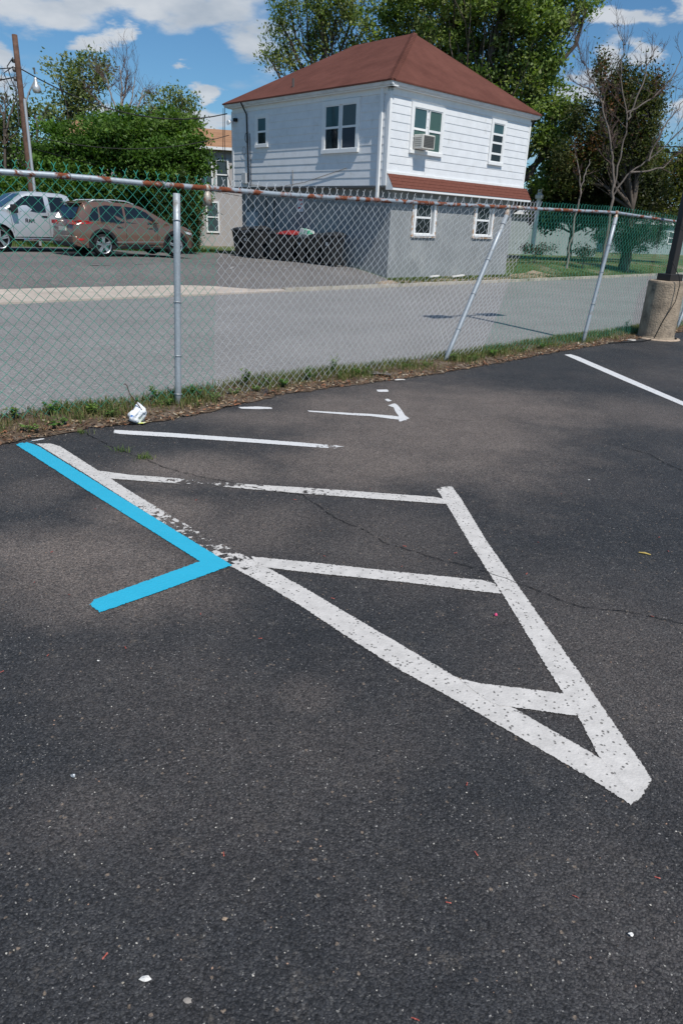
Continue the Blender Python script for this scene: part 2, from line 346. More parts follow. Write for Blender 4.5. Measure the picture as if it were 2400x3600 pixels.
def rustmetal(name, base, rust, lo, hi, scale):
    m = bpy.data.materials.new(name); m.use_nodes = True; n, l = m.node_tree.nodes, m.node_tree.links
    b = n['Principled BSDF']; tc = N(n, 'ShaderNodeTexCoord'); V = tc.outputs['Object']
    k = N(n, 'ShaderNodeTexNoise', i_Scale=scale, i_Detail=7.0, i_Roughness=0.6, i_Distortion=.4); l.new(V, k.inputs['Vector'])
    k3 = N(n, 'ShaderNodeTexNoise', i_Scale=1.3, i_Detail=2.0); l.new(V, k3.inputs['Vector'])
    f = ramp_(n, l, math_(n, l, 'ADD', k.outputs['Fac'], math_(n, l, 'MULTIPLY', math_(n, l, 'SUBTRACT', k3.outputs['Fac'], .5), .35)), [(lo, 0.0), (hi, 1.0)])
    k2 = N(n, 'ShaderNodeTexNoise', i_Scale=40.0, i_Detail=5.0); l.new(V, k2.inputs['Vector'])
    bc = ramp_(n, l, k2.outputs['Fac'], [(0.3, tuple(c * .82 for c in base)), (0.7, base)])
    rc = ramp_(n, l, k2.outputs['Fac'], [(0.3, tuple(c * .45 for c in rust)), (0.7, rust)])
    l.new(mixc(n, l, f, bc, rc), b.inputs['Base Color'])
    l.new(math_(n, l, 'MULTIPLY', math_(n, l, 'SUBTRACT', 1.0, f), 0.35), b.inputs['Metallic'])
    l.new(ramp_(n, l, f, [(0, .5), (1, .92)]), b.inputs['Roughness'])
    bp = N(n, 'ShaderNodeBump', i_Strength=.4, i_Distance=.002); l.new(f, bp.inputs['Height']); l.new(bp.outputs[0], b.inputs['Normal'])
    MATS[name] = m; return m

# ================================================================== SETTING
def ground_sheet():
    ps = sorted(set([-900, -400, -200, -100, -60, -40] + [x * 1.0 for x in range(-30, 80, 2)] + [100, 150, 250, 500, 1200]))
    qs = sorted(set([-900, -300, -100, -40, -10, 0, 4.5, 5.6, 5.9, 6.2, 6.6, 9, 13, 16.6, 16.95, 17.3, 17.8, 18.4, 19, 19.7, 20.5, 21.5, 22.5, 24, 26, 29, 33, 38, 45, 55, 70, 100, 160, 300, 600, 1500]))
    def z(p, q):
        if q <= 5.6: return -0.08
        if q < 6.6: return -0.08 - 0.30 * (q - 5.6)
        if q < 16.7: return -0.38
        if q < 16.96: return -0.36
        return farz(p, q) - (.035 if p < 19.5 else 0)
    mb = MB(); idx = {}
    for i, p in enumerate(ps):
        for j, q in enumerate(qs): idx[i, j] = mb.p(pq(p, q, z(p, q)))
    for i in range(len(ps) - 1):
        for j in range(len(qs) - 1): mb.f.append([idx[i, j], idx[i + 1, j], idx[i + 1, j + 1], idx[i, j + 1]])
    m = bpy.data.materials.new('lawn'); m.use_nodes = True; n, l = m.node_tree.nodes, m.node_tree.links
    b = n['Principled BSDF']; tc = N(n, 'ShaderNodeTexCoord'); V = tc.outputs['Object']
    a = N(n, 'ShaderNodeTexNoise', i_Scale=0.45, i_Detail=8.0, i_Roughness=.65); l.new(V, a.inputs['Vector'])
    f = N(n, 'ShaderNodeTexNoise', i_Scale=14.0, i_Detail=6.0, i_Roughness=.7); l.new(V, f.inputs['Vector'])
    g = ramp_(n, l, f.outputs['Fac'], [(0.3, (0.035, 0.065, 0.014)), (0.7, (0.10, 0.15, 0.035))])
    dd = ramp_(n, l, f.outputs['Fac'], [(0.3, (0.17, 0.13, 0.085)), (0.7, (0.30, 0.24, 0.16))])
    l.new(mixc(n, l, ramp_(n, l, a.outputs['Fac'], [(0.50, 0.0), (0.62, 0.85)]), g, dd), b.inputs['Base Color']); b.inputs['Roughness'].default_value = .95
    bp = N(n, 'ShaderNodeBump', i_Strength=.8, i_Distance=.04); l.new(f.outputs['Fac'], bp.inputs['Height']); l.new(bp.outputs[0], b.inputs['Normal'])
    tag(mb.build('ground', m, fixn=False), 'patchy lawn and bare ground beyond the street', kind='structure')
ground_sheet()

# near edge of the weedy verge (photo pixels on the lot surface)
EDGE_PX = [(0, 1564), (45, 1555), (312, 1506), (446, 1493), (600, 1476), (700, 1455), (772, 1437), (1002, 1385), (1174, 1362), (1350, 1340), (1528, 1315), (1796, 1268), (1900, 1247), (2050, 1222), (2187, 1200), (2300, 1183), (2400, 1165)]
EDGE = [gnd(*p) for p in EDGE_PX]
EDGE_PQ = [(-6.0, 5.35), (-2, 5.4), (.6, 5.38)] + [(float(v @ E1), float(v @ E2)) for v in EDGE] + [(16, 5.2), (20, 5.25), (40, 5.2), (90, 5.2)]
def edge_q(p):
    return float(np.interp(p, [a for a, _ in EDGE_PQ], [b for _, b in EDGE_PQ]))
def lot():
    mb = MB()
    ps = list(np.arange(-6, 20.01, 0.12)) + [25, 40, 90]
    near = [pq(p, -40, 0) for p in ps]
    for a, b in zip(ps[:-1], ps[1:]):
        ja, jb = (0.035 * (math.sin(a * 9.1) * math.sin(a * 23.7 + 1)) for a in (a, b))
        mb.quad(pq(a, -40, 0), pq(b, -40, 0), pq(b, edge_q(b) + .05 + jb, 0), pq(a, edge_q(a) + .05 + ja, 0))
    mb.quad(pq(-60, -40, 0), pq(-6, -40, 0), pq(-6, 5.4, 0), pq(-60, 5.4, 0))
    return tag(mb.build('parking_lot', lot_asphalt(), fixn=False), 'dark sealed parking lot asphalt with worn brown patches', kind='structure')
LOT = lot()
def verge():
    prof = [(-0.02, .008), (.12, .022), (.3, .04), (.55, .05), (.75, .0), (.95, -.14), (1.2, -.315)]
    ps = list(np.arange(-6, 20.01, 0.1)) + [25, 40, 90]; mb = MB(); idx = {}
    for i, p in enumerate(ps):
        for j, (o, z) in enumerate(prof):
            jit = .02 * math.sin(p * 13 + j * 2.1) * math.sin(p * 5.3 + j)
            wob = 0.045 * math.sin(p * 7.7) * math.sin(p * 17.3 + 2) if j < 2 else 0
            idx[i, j] = mb.p(pq(p, edge_q(p) + o + wob, z + (jit if 0 < j < 5 else 0)))
    for i in range(len(ps) - 1):
        for j in range(len(prof) - 1): mb.f.append([idx[i, j], idx[i + 1, j], idx[i + 1, j + 1], idx[i, j + 1]])
    m = M('verge_soil', (0.11, 0.078, 0.055), .95, .1, var=.5, vscale=26, bump=.9, bscale=90, bdist=.02, col2=(0.20, 0.16, 0.125), thr=(.48, .6), c2scale=9)
    return tag(mb.build('verge', m, smooth=False, fixn=False), 'strip of dirt and litter under the chain link fence', kind='structure')
VERGE = verge()
def street():
    mb = MB(); ps = [-200, -60, -20, 0, 10, 20, 30, 40, 60, 120, 300]; qs = [6.35, 7.5, 9, 11.5, 14, 15.5, 16.72]; zs = [-.325, -.30, -.275, -.255, -.275, -.295, -.315]
    for a, b in zip(ps[:-1], ps[1:]):
        for j in range(len(qs) - 1):
            mb.quad(pq(a, qs[j], zs[j]), pq(b, qs[j], zs[j]), pq(b, qs[j + 1], zs[j + 1]), pq(a, qs[j + 1], zs[j + 1]))
    tag(mb.build('street', asphalt2('street_asphalt', (0.205, 0.199, 0.192), (0.255, 0.248, 0.24), (0.38, 0.37, 0.35)), fixn=False), 'pale grey street running behind the fence', kind='structure')
street()
def far_lot():
    mb = MB(); ps = [-40, -20, -8, -4, 0, 2, 4, 6, 8, 10, 11, 12, 13, 14, 15, 16, 17, 18, 19.4]; qs = [16.96, 17.3, 17.8, 18.4, 19, 19.7, 20.5, 21.5, 22.5, 24, 26, 29.2]
    for a, b in zip(ps[:-1], ps[1:]):
        for q0, q1 in zip(qs[:-1], qs[1:]):
            mb.quad(pq(a, q0, farz(a, q0) + .012), pq(b, q0, farz(b, q0) + .012), pq(b, q1, farz(b, q1) + .012), pq(a, q1, farz(a, q1) + .012))
    tag(mb.build('driveway_lot', asphalt2('far_asphalt', (0.125, 0.116, 0.112), (0.178, 0.168, 0.16), (0.3, 0.28, 0.25), (0.22, 0.2, 0.18)), fixn=False), 'grey asphalt lot with parked cars beside the white house', kind='structure')
    # concrete apron (wide at the left) that runs out into the low curb
    c = M('apron_concrete', (0.44, 0.38, 0.325), .9, .2, var=.16, vscale=2.2, bump=.3, bscale=40)
    a = MB()
    pts = [(-40, 16.70, 18.1), (-10, 16.70, 18.1), (0, 16.72, 18.1), (6, 16.72, 18.1), (9, 16.74, 18.05), (10.8, 16.74, 17.95), (11.7, 16.74, 17.75), (12.2, 16.74, 17.45), (12.7, 16.74, 17.1), (13.6, 16.74, 16.99)]
    for (p0, a0, b0), (p1, a1, b1) in zip(pts[:-1], pts[1:]):
        for k in range(3):
            f0, f1 = k / 3, (k + 1) / 3
            L = lambda p, s, e, f: pq(p, s + (e - s) * f, (farz(p, s + (e - s) * f) + .022) if f > 0 else -.27)
            a.quad(L(p0, a0, b0, f0), L(p1, a1, b1, f0), L(p1, a1, b1, f1), L(p0, a0, b0, f1))
        a.quad(pq(p0, a0, -.34), pq(p1, a1, -.34), pq(p1, a1, -.27), pq(p0, a0, -.27))
    tag(a.build('driveway_apron', c, fixn=False), 'pale concrete apron between the street and the far lot', kind='structure')
    k = MB(); k.box((13.6, 16.74, -.40), (60, 16.93, -.215)); k.v = [pq(*v) for v in k.v]
    tag(k.build('curb', M('curb_concrete', (0.40, 0.36, 0.30), .9, .2, var=.25, vscale=3, bump=.3, bscale=30, col2=(0.10, 0.12, 0.05), thr=(.55, .66), c2scale=2.3)), 'weathered low concrete curb along the street', kind='structure')
    d = MB()
    for a0, b0 in zip(np.arange(18.2, 29.9, .6), np.arange(18.8, 30.5, .6)):
        w = lambda p: 17.15 + .1 * math.sin(p * 1.7); e = lambda p: 17.62 + .14 * math.sin(p * 2.3 + 1) + .9 * sm(26, 30, p)
        d.quad(pq(a0, w(a0), farz(a0, w(a0)) + .02), pq(b0, w(b0), farz(b0, w(b0)) + .02), pq(b0, e(b0), farz(b0, e(b0)) + .02), pq(a0, e(a0), farz(a0, e(a0)) + .02))
    tag(d.build('dirt_path', M('dry_dirt', (0.34, 0.265, 0.19), .95, .1, var=.3, vscale=5, bump=.5, bscale=30, col2=(0.13, 0.14, 0.05), thr=(.55, .68), c2scale=2.0), fixn=False), 'strip of dry bare dirt before the white house', kind='structure')
    # faded bay lines
    fp = M('faded_bay_paint', (0.30, 0.29, 0.28), .9, .2, var=.3, vscale=6)
    for (p0, q0, p1, q1) in ((13.6, 19.6, 16.6, 22.4), (15.6, 19.4, 17.4, 20.9), (9.2, 20.3, 11.4, 20.5)):
        b = MB(); dx, dy = p1 - p0, q1 - q0; L_ = math.hypot(dx, dy); nx, ny = -dy / L_ * .045, dx / L_ * .045
        for t in range(6):
            if random.random() < .3: continue
            t0, t1 = t / 6, (t + .8) / 6
            P = lambda t, s: pq(p0 + dx * t + nx * s, q0 + dy * t + ny * s, farz(p0 + dx * t, q0 + dy * t) + .018)
            b.quad(P(t0, -1), P(t1, -1), P(t1, 1), P(t0, 1))
        if b.f: b.build('faded_bay_line', fp, bpy.data.objects['driveway_lot'], fixn=False)
far_lot()

# ------------------------------------------------------------------ painted lines on the lot
WHITE = paintmat('white_line_paint', (0.635, 0.607, 0.57), .65, .08, .24)
WHITE_FRESH = paintmat('fresh_white_paint', (0.69, 0.685, 0.675), .6, .02, .12)
BLUE = paintmat('blue_line_paint', (0.034, 0.43, 0.62), .42, .001, .06)
def stripe(name, A, B, wear, mat, z, label):
    """strip between two pixel polylines A and B with the same count; wear per sample"""
    A = [gnd(*p) for p in A]; B = [gnd(*p) for p in B]; n = 8
    P = []
    for i in range(len(A) - 1):
        for k in range(n if i < len(A) - 2 else n + 1):
            t = k / n; P.append((A[i] * (1 - t) + A[i + 1] * t, B[i] * (1 - t) + B[i + 1] * t, wear[i] * (1 - t) + wear[i + 1] * t))
    m = len(P); cum = [0.0]
    for i in range(1, m): cum.append(cum[-1] + float(np.linalg.norm((P[i][0] + P[i][1] - P[i - 1][0] - P[i - 1][1]) / 2)))
    vs, we, ed = [], [], []
    for i, (a, b, w) in enumerate(P):
        W = float(np.linalg.norm(a - b)); end = min(cum[i], cum[-1] - cum[i])
        for f in (0, .25, .5, .75, 1):
            q = a * (1 - f) + b * f; vs.append((q[0], q[1], z)); we.append(w); ed.append(min(W * min(f, 1 - f), end))
    fs = [[i * 5 + j, i * 5 + j + 1, (i + 1) * 5 + j + 1, (i + 1) * 5 + j] for i in range(m - 1) for j in range(4)]
    me = bpy.data.meshes.new(name); me.from_pydata(vs, [], fs)
    for nm, dat in (('wear', we), ('edge', ed)):
        at = me.attributes.new(nm, 'FLOAT', 'POINT'); at.data.foreach_set('value', dat)
    o = link(name, me, mat, LOT); tag(o, label); return o
# long left leg of the hatched triangle
stripe('white_line', [(126, 1560), (300, 1668), (420, 1745), (560, 1835), (700, 1924), (811, 1995), (904, 2043), (1057, 2134), (1210, 2236), (1400, 2357), (1591, 2461), (1885, 2631), (2102, 2759), (2229, 2845)],
       [(198, 1560), (356, 1661), (476, 1738), (620, 1824), (752, 1900), (880, 1964), (968, 2011), (1098, 2083), (1241, 2169), (1400, 2262), (1617, 2390), (1811, 2494), (2098, 2660), (2288, 2755)],
       [0, 0, .3, .68, .77, .57, .40, .24, .16, .14, .12, .14, .12, .12], WHITE, .004, 'long white painted line flaking off beside the blue line')
stripe('white_line', [(1531, 1719), (1566, 1773), (1650, 1915), (1764, 2092), (1923, 2357), (2028, 2523), (2098, 2660), (2215, 2800)],
       [(1585, 1707), (1620, 1754), (1712, 1905), (1830, 2074), (2050, 2386), (2159, 2548), (2255, 2685), (2293, 2745)],
       [.6, .16, .12, .18, .12, .12, .12, .1], WHITE, .0044, 'short right leg of the white painted triangle')
stripe('white_line', [(340, 1655), (458, 1671), (562, 1678), (720, 1691), (876, 1704), (1026, 1713), (1108, 1718), (1300, 1732), (1560, 1751)],
       [(375, 1684), (470, 1691), (562, 1698), (720, 1708), (876, 1722), (1026, 1735), (1108, 1741), (1300, 1755), (1572, 1775)],
       [0, .05, .5, .86, .55, .38, .62, .22, .12], WHITE, .0048, 'white painted cross line with a worn gap in it')
stripe('white_line', [(880, 1958), (1100, 1979), (1400, 2012), (1740, 2046)], [(905, 1995), (1100, 2018), (1400, 2048), (1764, 2092)],
       [.45, .18, .12, .1], WHITE, .0048, 'middle white cross line of the painted triangle')
stripe('white_line', [(1600, 2384), (1687, 2405), (1964, 2437), (2040, 2450)], [(1730, 2484), (1830, 2494), (2012, 2521), (2080, 2520)],
       [.05, .04, .05, .04], WHITE, .0052, 'short broad white bar near the tip of the triangle')
stripe('white_line', [(402, 1512), (600, 1523), (850, 1541), (1050, 1556), (1117, 1562), (1250, 1572)], [(396, 1526), (600, 1538), (850, 1555), (1050, 1570), (1117, 1575), (1250, 1583)],
       [0, 0, .03, .1, .55, .92], WHITE_FRESH, .004, 'clean white line beneath the discarded plastic bag')
stripe('white_line', [(1980, 1247), (2190, 1339), (2400, 1428), (2700, 1560)], [(2010, 1245), (2210, 1331), (2400, 1413), (2720, 1545)], [0, 0, 0, 0], WHITE_FRESH, .004, 'crisp white bay line in front of the lamp base')
stripe('white_line', [(836, 1432), (905, 1430), (957, 1433)], [(845, 1438), (905, 1440), (957, 1439)], [.4, .3, .42], WHITE_FRESH, .004, 'stub of white paint nearest the fence weeds')
stripe('white_line', [(1080, 1444), (1150, 1448), (1237, 1453), (1300, 1456), (1375, 1462), (1425, 1468)], [(1084, 1449), (1150, 1454), (1237, 1461), (1300, 1464), (1375, 1474), (1430, 1480)], [.3, .25, .5, .38, .3, .45], WHITE_FRESH, .004, 'broken white line with a hooked end')
stripe('white_line', [(1361, 1427), (1382, 1434), (1388, 1449), (1398, 1462), (1402, 1487)], [(1388, 1418), (1400, 1428), (1414, 1446), (1424, 1462), (1440, 1472)], [.45, .3, .38, .3, .5], WHITE_FRESH, .0048, 'hooked tail of the broken white line')
stripe('white_line', [(1350, 1406), (1364, 1414)], [(1362, 1402), (1377, 1410)], [.15, .2], WHITE_FRESH, .004, 'small white paint blob above the hooked line')
stripe('white_line', [(1322, 1371), (1365, 1370)], [(1326, 1379), (1365, 1379)], [.05, .1], WHITE_FRESH, .004, 'white paint dab closest to the grass edge')
stripe('white_line', [(108, 1550), (158, 1541)], [(112, 1553), (160, 1546)], [.2, .2], WHITE_FRESH, .004, 'white paint scrap above the end of the blue line')
stripe('blue_line', [(52, 1563), (300, 1723), (701, 1976), (500, 2049), (304, 2120)], [(109, 1552), (400, 1733), (818, 1990), (580, 2078), (350, 2159)], [0] * 5, BLUE, .0056, 'fresh bright blue line bent into a sharp corner')

# ------------------------------------------------------------------ cracks in the asphalt
CRACKM = M('crack_shadow', (0.010, 0.010, 0.010), 1.0, .0)
def crack(pts, w):
    P = [gnd(*p) for p in pts]; mb = MB(); pp = []
    r = random.Random(len(pts) * 7)
    for a, b in zip(P[:-1], P[1:]):
        L_ = np.linalg.norm(b - a); k = max(2, int(L_ / .03))
        for i in range(k): pp.append(a + (b - a) * i / k)
    pp.append(P[-1]); jit = [0.0] * len(pp)
    for i in range(1, len(pp)): jit[i] = jit[i - 1] * .8 + r.uniform(-.009, .009)
    for i in range(len(pp) - 1):
        d = pp[i + 1] - pp[i]; nrm = np.array([-d[1], d[0], 0]) / (np.linalg.norm(d) + 1e-9)
        if r.random() < .12: continue
        w0, w1 = w * r.uniform(.3, 1.2), w * r.uniform(.3, 1.2)
        q = [pp[i] + nrm * (jit[i] - w0), pp[i + 1] + nrm * (jit[i + 1] - w1), pp[i + 1] + nrm * (jit[i + 1] + w1), pp[i] + nrm * (jit[i] + w0)]
        mb.poly([(v[0], v[1], .0060) for v in q])
    mb.build('crack', CRACKM, LOT, fixn=False)
crack([(280, 1510), (330, 1540), (400, 1575), (520, 1620), (640, 1665), (760, 1690), (900, 1720), (1060, 1740), (1130, 1785), (1180, 1820), (1290, 1872), (1350, 1910), (1450, 1935), (1540, 1968), (1640, 1995), (1730, 2022), (1815, 2052), (1900, 2085), (1990, 2120), (2130, 2150), (2250, 2160), (2400, 2195)], .0028)
crack([(2130, 1560), (2200, 1578), (2280, 1600), (2330, 1630), (2400, 1655)], .004)
crack([(1520, 1470), (1640, 1480), (1800, 1470), (1930, 1480)], .002)

# ================================================================== CHAIN LINK FENCE
FB = [gnd(0, 1500), gnd(618, 1430), gnd(1550, 1275), gnd(2036, 1210), gnd(2375, 1155)]
FB = [FB[0] + (FB[0] - FB[1]) * 1.2] + FB + [FB[4] + np.array([2.6, 2.55, 0])]
FS = [0.0]
for a, b in zip(FB[:-1], FB[1:]): FS.append(FS[-1] + float(np.linalg.norm(b - a)))
def fbase(s):
    i = max(0, min(len(FB) - 2, int(np.searchsorted(FS, s)) - 1)); t = (s - FS[i]) / (FS[i + 1] - FS[i]); return FB[i] + (FB[i + 1] - FB[i]) * t
FN = E2 * -1.0     # towards the camera side
def onfence(x, y):
    d = ray(x, y)
    for i in range(len(FB) - 1):
        A, b = FB[i], FB[i + 1]; t = b - A; n = np.array([t[1], -t[0], 0]); k = ((A - EYE) @ n) / (d @ n); P = EYE + k * d; s = ((P - A) @ t) / (t @ t)
        if k > 0 and (-1e-6 <= s <= 1 + 1e-6): return FS[i] + s * (FS[i + 1] - FS[i]), P
RAILPX = [(0, 604), (255, 620), (510, 645), (724, 661), (1000, 685), (1300, 702), (1600, 720), (1790, 729), (1900, 735), (2160, 747), (2300, 768), (2390, 781)]
RAIL = [onfence(*p) for p in RAILPX]
RS = [FS[0]] + [a for a, _ in RAIL] + [FS[-1]]; RZ = [1.91] + [float(b[2]) for _, b in RAIL] + [1.80]
railz = lambda s: float(np.interp(s, RS, RZ))
S2b = FS[3]; S2t = onfence(1775, 755)[0]; S3b = FS[4]; S3t = onfence(2160, 760)[0]; S1 = FS[2]; S1t = onfence(612, 690)[0]
LEAN_S = [FS[0], FS[2] + .8, S2b - 1.2, S2b, S3b, FS[5], FS[6]]
LEAN_V = [0.0, 0.04, .16, (S2t - S2b) / 1.85, (S3t - S3b) / 1.9, .30, .30]
lean = lambda s: float(np.interp(s, LEAN_S, LEAN_V))
GALV = rustmetal('galvanised_rail', (0.40, 0.45, 0.49), (0.24, 0.065, 0.025), .475, .545, 8.0)
POSTM = rustmetal('galvanised_post', (0.42, 0.46, 0.49), (0.24, 0.22, 0.19), .60, .75, 5.0)
CAPM = rustmetal('rusty_cap', (0.48, 0.44, 0.38), (0.30, 0.11, 0.04), .44, .62, 18.0)
WGREEN = M('green_vinyl_wire', (0.055, 0.34, 0.245), .38, .5, var=.25, vscale=8)
WGALV = M('galvanised_wire', (0.68, 0.70, 0.71), .45, .5, metal=.25, var=.15, vscale=10)
TIE = M('tie_wire', (0.55, 0.56, 0.56), .4, .5, metal=.6)
fence = thing('chain_link_fence', 'sagging chain link fence with rusty top rail and patched silver mesh between green mesh', 'fence', tuple(fbase(S1)))
def rail_piece(s0, s1, r):
    ss = [s0] + [s for s in np.arange(FS[0], FS[-1], .35) if s0 + .05 < s < s1 - .05] + [s1]
    mb = MB(); mb.tube([(*fbase(s)[:2], railz(s)) for s in ss], r, 14); return mb.build('rail', GALV, fence, smooth=True)
sj = onfence(1825, 731)[0]
rail_piece(FS[0], sj, .0225); rail_piece(sj + .002, FS[-1] - .4, .0215)
mb = MB(); mb.tube([(*fbase(sj - .055)[:2], railz(sj - .055)), (*fbase(sj + .055)[:2], railz(sj + .055))], .0265, 14); mb.build('rail_sleeve', CAPM, fence, smooth=True)
def cap_at(s, along, drop, parent):
    c = fbase(s); z = railz(s); mb = MB()
    t = (fbase(s + .05) - fbase(s - .05)); t = t / np.linalg.norm(t)
    ring = [(c + t * o)[:2] for o in (-.018, .018)]
    mb.tube([(*ring[0], z), (*ring[1], z)], .032, 14)
    mb.tube([(c[0], c[1], z - .02), (c[0] + t[0] * along * .35, c[1] + t[1] * along * .35, z - .02 - drop * .45), (c[0] + t[0] * along, c[1] + t[1] * along, z - .02 - drop)], [.022, .036, .041], 14)
    return mb.build('rail_cap', CAPM, parent, smooth=True)
cap_at(onfence(728, 661)[0], 0.0, .12, fence)
def tie_ring(mb, c, r, ax):
    ax = np.array(ax, float); ax /= np.linalg.norm(ax); a = np.cross(ax, (0.3, 1, .2)); a /= np.linalg.norm(a); b = np.cross(ax, a)
    mb.tube([np.array(c) + r * (math.cos(t) * a + math.sin(t) * b) for t in np.linspace(0, 2 * math.pi, 15)], .003, 5)
def post(sb, st, zt, r, tiez, cap):
    B, T = fbase(sb) + FN * .045, fbase(st) + FN * (.045 if not cap else .02)
    mb = MB(); bot = np.array([B[0], B[1], -.15]); top = np.array([T[0], T[1], zt]); d = top - bot
    bot[:2] = B[:2] - (d[:2] / d[2]) * .15
    mb.tube([bot + (top - bot) * t for t in np.linspace(0, 1, 6)], r, 16)
    p = mb.build('post', POSTM, fence, smooth=True)
    for z in tiez:
        c = bot + (top - bot) * ((z + .15) / (zt + .15)); m2 = MB(); tie_ring(m2, c, r + .006, d + np.array([.0, .25, .12])); m2.build('tie', TIE, p)
    return p
post(S1, S1t, railz(S1t) - .06, .030, (.13, .48, .95, 1.62), False)
p2 = post(S2b, S2t, railz(S2t) - .10, .030, (.42, .86, 1.28, 1.72), True); cap_at(onfence(1785, 729)[0], -.035, .13, fence)
post(S3b, S3t, railz(S3t) - .07, .029, (.2, .62, 1.1, 1.5, 1.8), True); cap_at(onfence(2166, 748)[0], -.03, .10, fence)
post(FS[5] - .1, FS[5] + .75, 1.78, .028, (.5, 1.1), True)
m2 = MB()
def wires():
    w = .0455; s0 = FS[0] + .15; i = 0; rest = MB()
    sg0 = onfence(742, 1000)[0]; sg1 = onfence(1690, 1200)[0]
    svis0 = onfence(4, 900)[0]; svis1 = onfence(2396, 900)[0] - .35
    while True:
        sc = s0 + i * w
        if sc > FS[-1] - .5: break
        L = lean(sc); zb = .015 + .02 * math.sin(sc * 3.1); zt = railz(sc + L * 1.9) + .045
        K = 42
        dz = (zt - zb) / K; pts = []
        loose = math.exp(-((sc - (S2b - .75)) / .35) ** 2)
        for k in range(K + 1):
            z = zb + dz * k; side = 1 if (k + i) % 2 else 0
            sag = .012 * math.sin(z * 5 + sc * 2.2) * (1 + 2.5 * loose) - .045 * loose * math.sin(z * 2.2)
            P = fbase(sc + (w if side else 0) + L * z + sag)
            off = (.0035 if (k % 2) else -.0035) + .01 * math.sin(sc * 1.3 + z * 2)
            pts.append((P[0] + FN[0] * off, P[1] + FN[1] * off, z))
        # barbed end: the two wires of a knuckle twist up and part again
        e = pts[-1]; side = 1 if (K + i) % 2 else 0
        t = (fbase(sc + .05) - fbase(sc)); t = t / np.linalg.norm(t); sgn = 1 if side else -1
        pts.append((e[0] + t[0] * .002 * sgn, e[1] + t[1] * .002 * sgn, e[2] + .022))
        pts.append((e[0] + t[0] * .016 * sgn + FN[0] * .004 * sgn, e[1] + t[1] * .016 * sgn + FN[1] * .004 * sgn, e[2] + .044 + .008 * math.sin(i * 2.7)))
        green = not (sg0 < sc < sg1)
        m_ = MB(); m_.tube(pts, (.0025 if sc < sg0 else .0018) if green else .0024, 4, caps=False)
        if svis0 - .1 < sc + L * 1 and sc < svis1 + .1:
            m_.build('wire', WGREEN if green else WGALV, fence, fixn=False, smooth=True)
        else:
            b = len(rest.v); rest.v += m_.v; rest.f += [[q + b for q in f] for f in m_.f]
        i += 1
    if rest.f: tag(rest.build('wire_mesh', WGREEN, fence, fixn=False), kind='stuff')
wires()
for s in [onfence(x, 650)[0] for x in (250, 575, 1052, 1335)] + [onfence(x, 730)[0] for x in (748, 1500, 1735, 1930, 2010, 2290)]:
    t = MB(); P = fbase(s); d = fbase(s + .02) - fbase(s - .02); tie_ring(t, (P[0], P[1], railz(s)), .0285, d + np.array([0, 0, .01])); t.build('tie', TIE, fence)

# ================================================================== VERGE PLANTS AND LITTER
def blades(name, n, place, h, w, cols, label, parent=None, lay=0.6):
    P = np.array([place() for _ in range(n)]); az = rng.uniform(0, 2 * np.pi, n); hh = h * rng.uniform(.45, 1.25, n); ww = w * rng.uniform(.6, 1.3, n)
    d = np.stack([np.cos(az), np.sin(az), np.zeros(n)], 1); sd_ = np.stack([-np.sin(az), np.cos(az), np.zeros(n)], 1)
    ln = rng.uniform(.1, lay, n)[:, None]
    a = P - sd_ * ww[:, None] / 2; b = P + sd_ * ww[:, None] / 2
    up = np.array([0, 0, 1.0])
    m1 = P + up * (hh * .6)[:, None] + d * (hh[:, None] * ln * .35); c1 = m1 + sd_ * ww[:, None] * .4; c0 = m1 - sd_ * ww[:, None] * .4
    tip = P + up * (hh * (1 - .25 * ln[:, 0]))[:, None] + d * (hh[:, None] * ln)
    t0 = tip - sd_ * ww[:, None] * .06; t1 = tip + sd_ * ww[:, None] * .06
    V = np.stack([a, b, c1, c0, t1, t0], 1).reshape(-1, 3); base = np.arange(n)[:, None] * 6
    F = np.concatenate([base + np.array([[0, 1, 2, 3]]), base + np.array([[3, 2, 4, 5]])], 1).reshape(-1, 4)
    cc = np.array(cols)[rng.integers(0, len(cols), n)] * rng.uniform(.7, 1.3, (n, 1)); C = np.repeat(cc, 2, axis=0)
    return tag(npmesh(name, V, F, leafmat('grass_blade', .6, .3), parent, C), label, kind='stuff')
def vz(p, o): return float(np.interp(o, [0, .12, .3, .55, .75, .95, 1.2], [.005, .02, .035, .045, 0, -.15, -.31]))
vis_p = lambda: random.uniform(.4, 14.8)
dens = lambda p: .55 + .45 * math.sin(p * 1.9 + .6) * math.sin(p * 4.3)
def gplace():
    while True:
        p = vis_p(); o = random.triangular(.12, .8, .5) if random.random() < .8 else random.triangular(.03, .5, .18)
        if random.random() < max(.15, dens(p)) * sm(.02, .28, o + .1 * math.sin(p * 6)): return pq(p, edge_q(p) + o, vz(p, o) - .01)
GRN = [(.115, .17, .04), (.09, .14, .035), (.16, .19, .06), (.21, .20, .085), (.07, .11, .03), (.19, .15, .07)]
DRY = [(.28, .21, .11), (.22, .155, .075), (.33, .26, .15), (.16, .11, .06)]
blades('verge_grass', 20000, gplace, .095, .006, GRN, 'rough green grass along the foot of the fence', lay=.8)
blades('dry_grass', 6500, lambda: (lambda p, o: pq(p, edge_q(p) + o, vz(p, o) - .008))(vis_p(), random.triangular(.0, .65, .22)), .06, .004, DRY, 'dry straw and dead stems along the fence', lay=1.6)
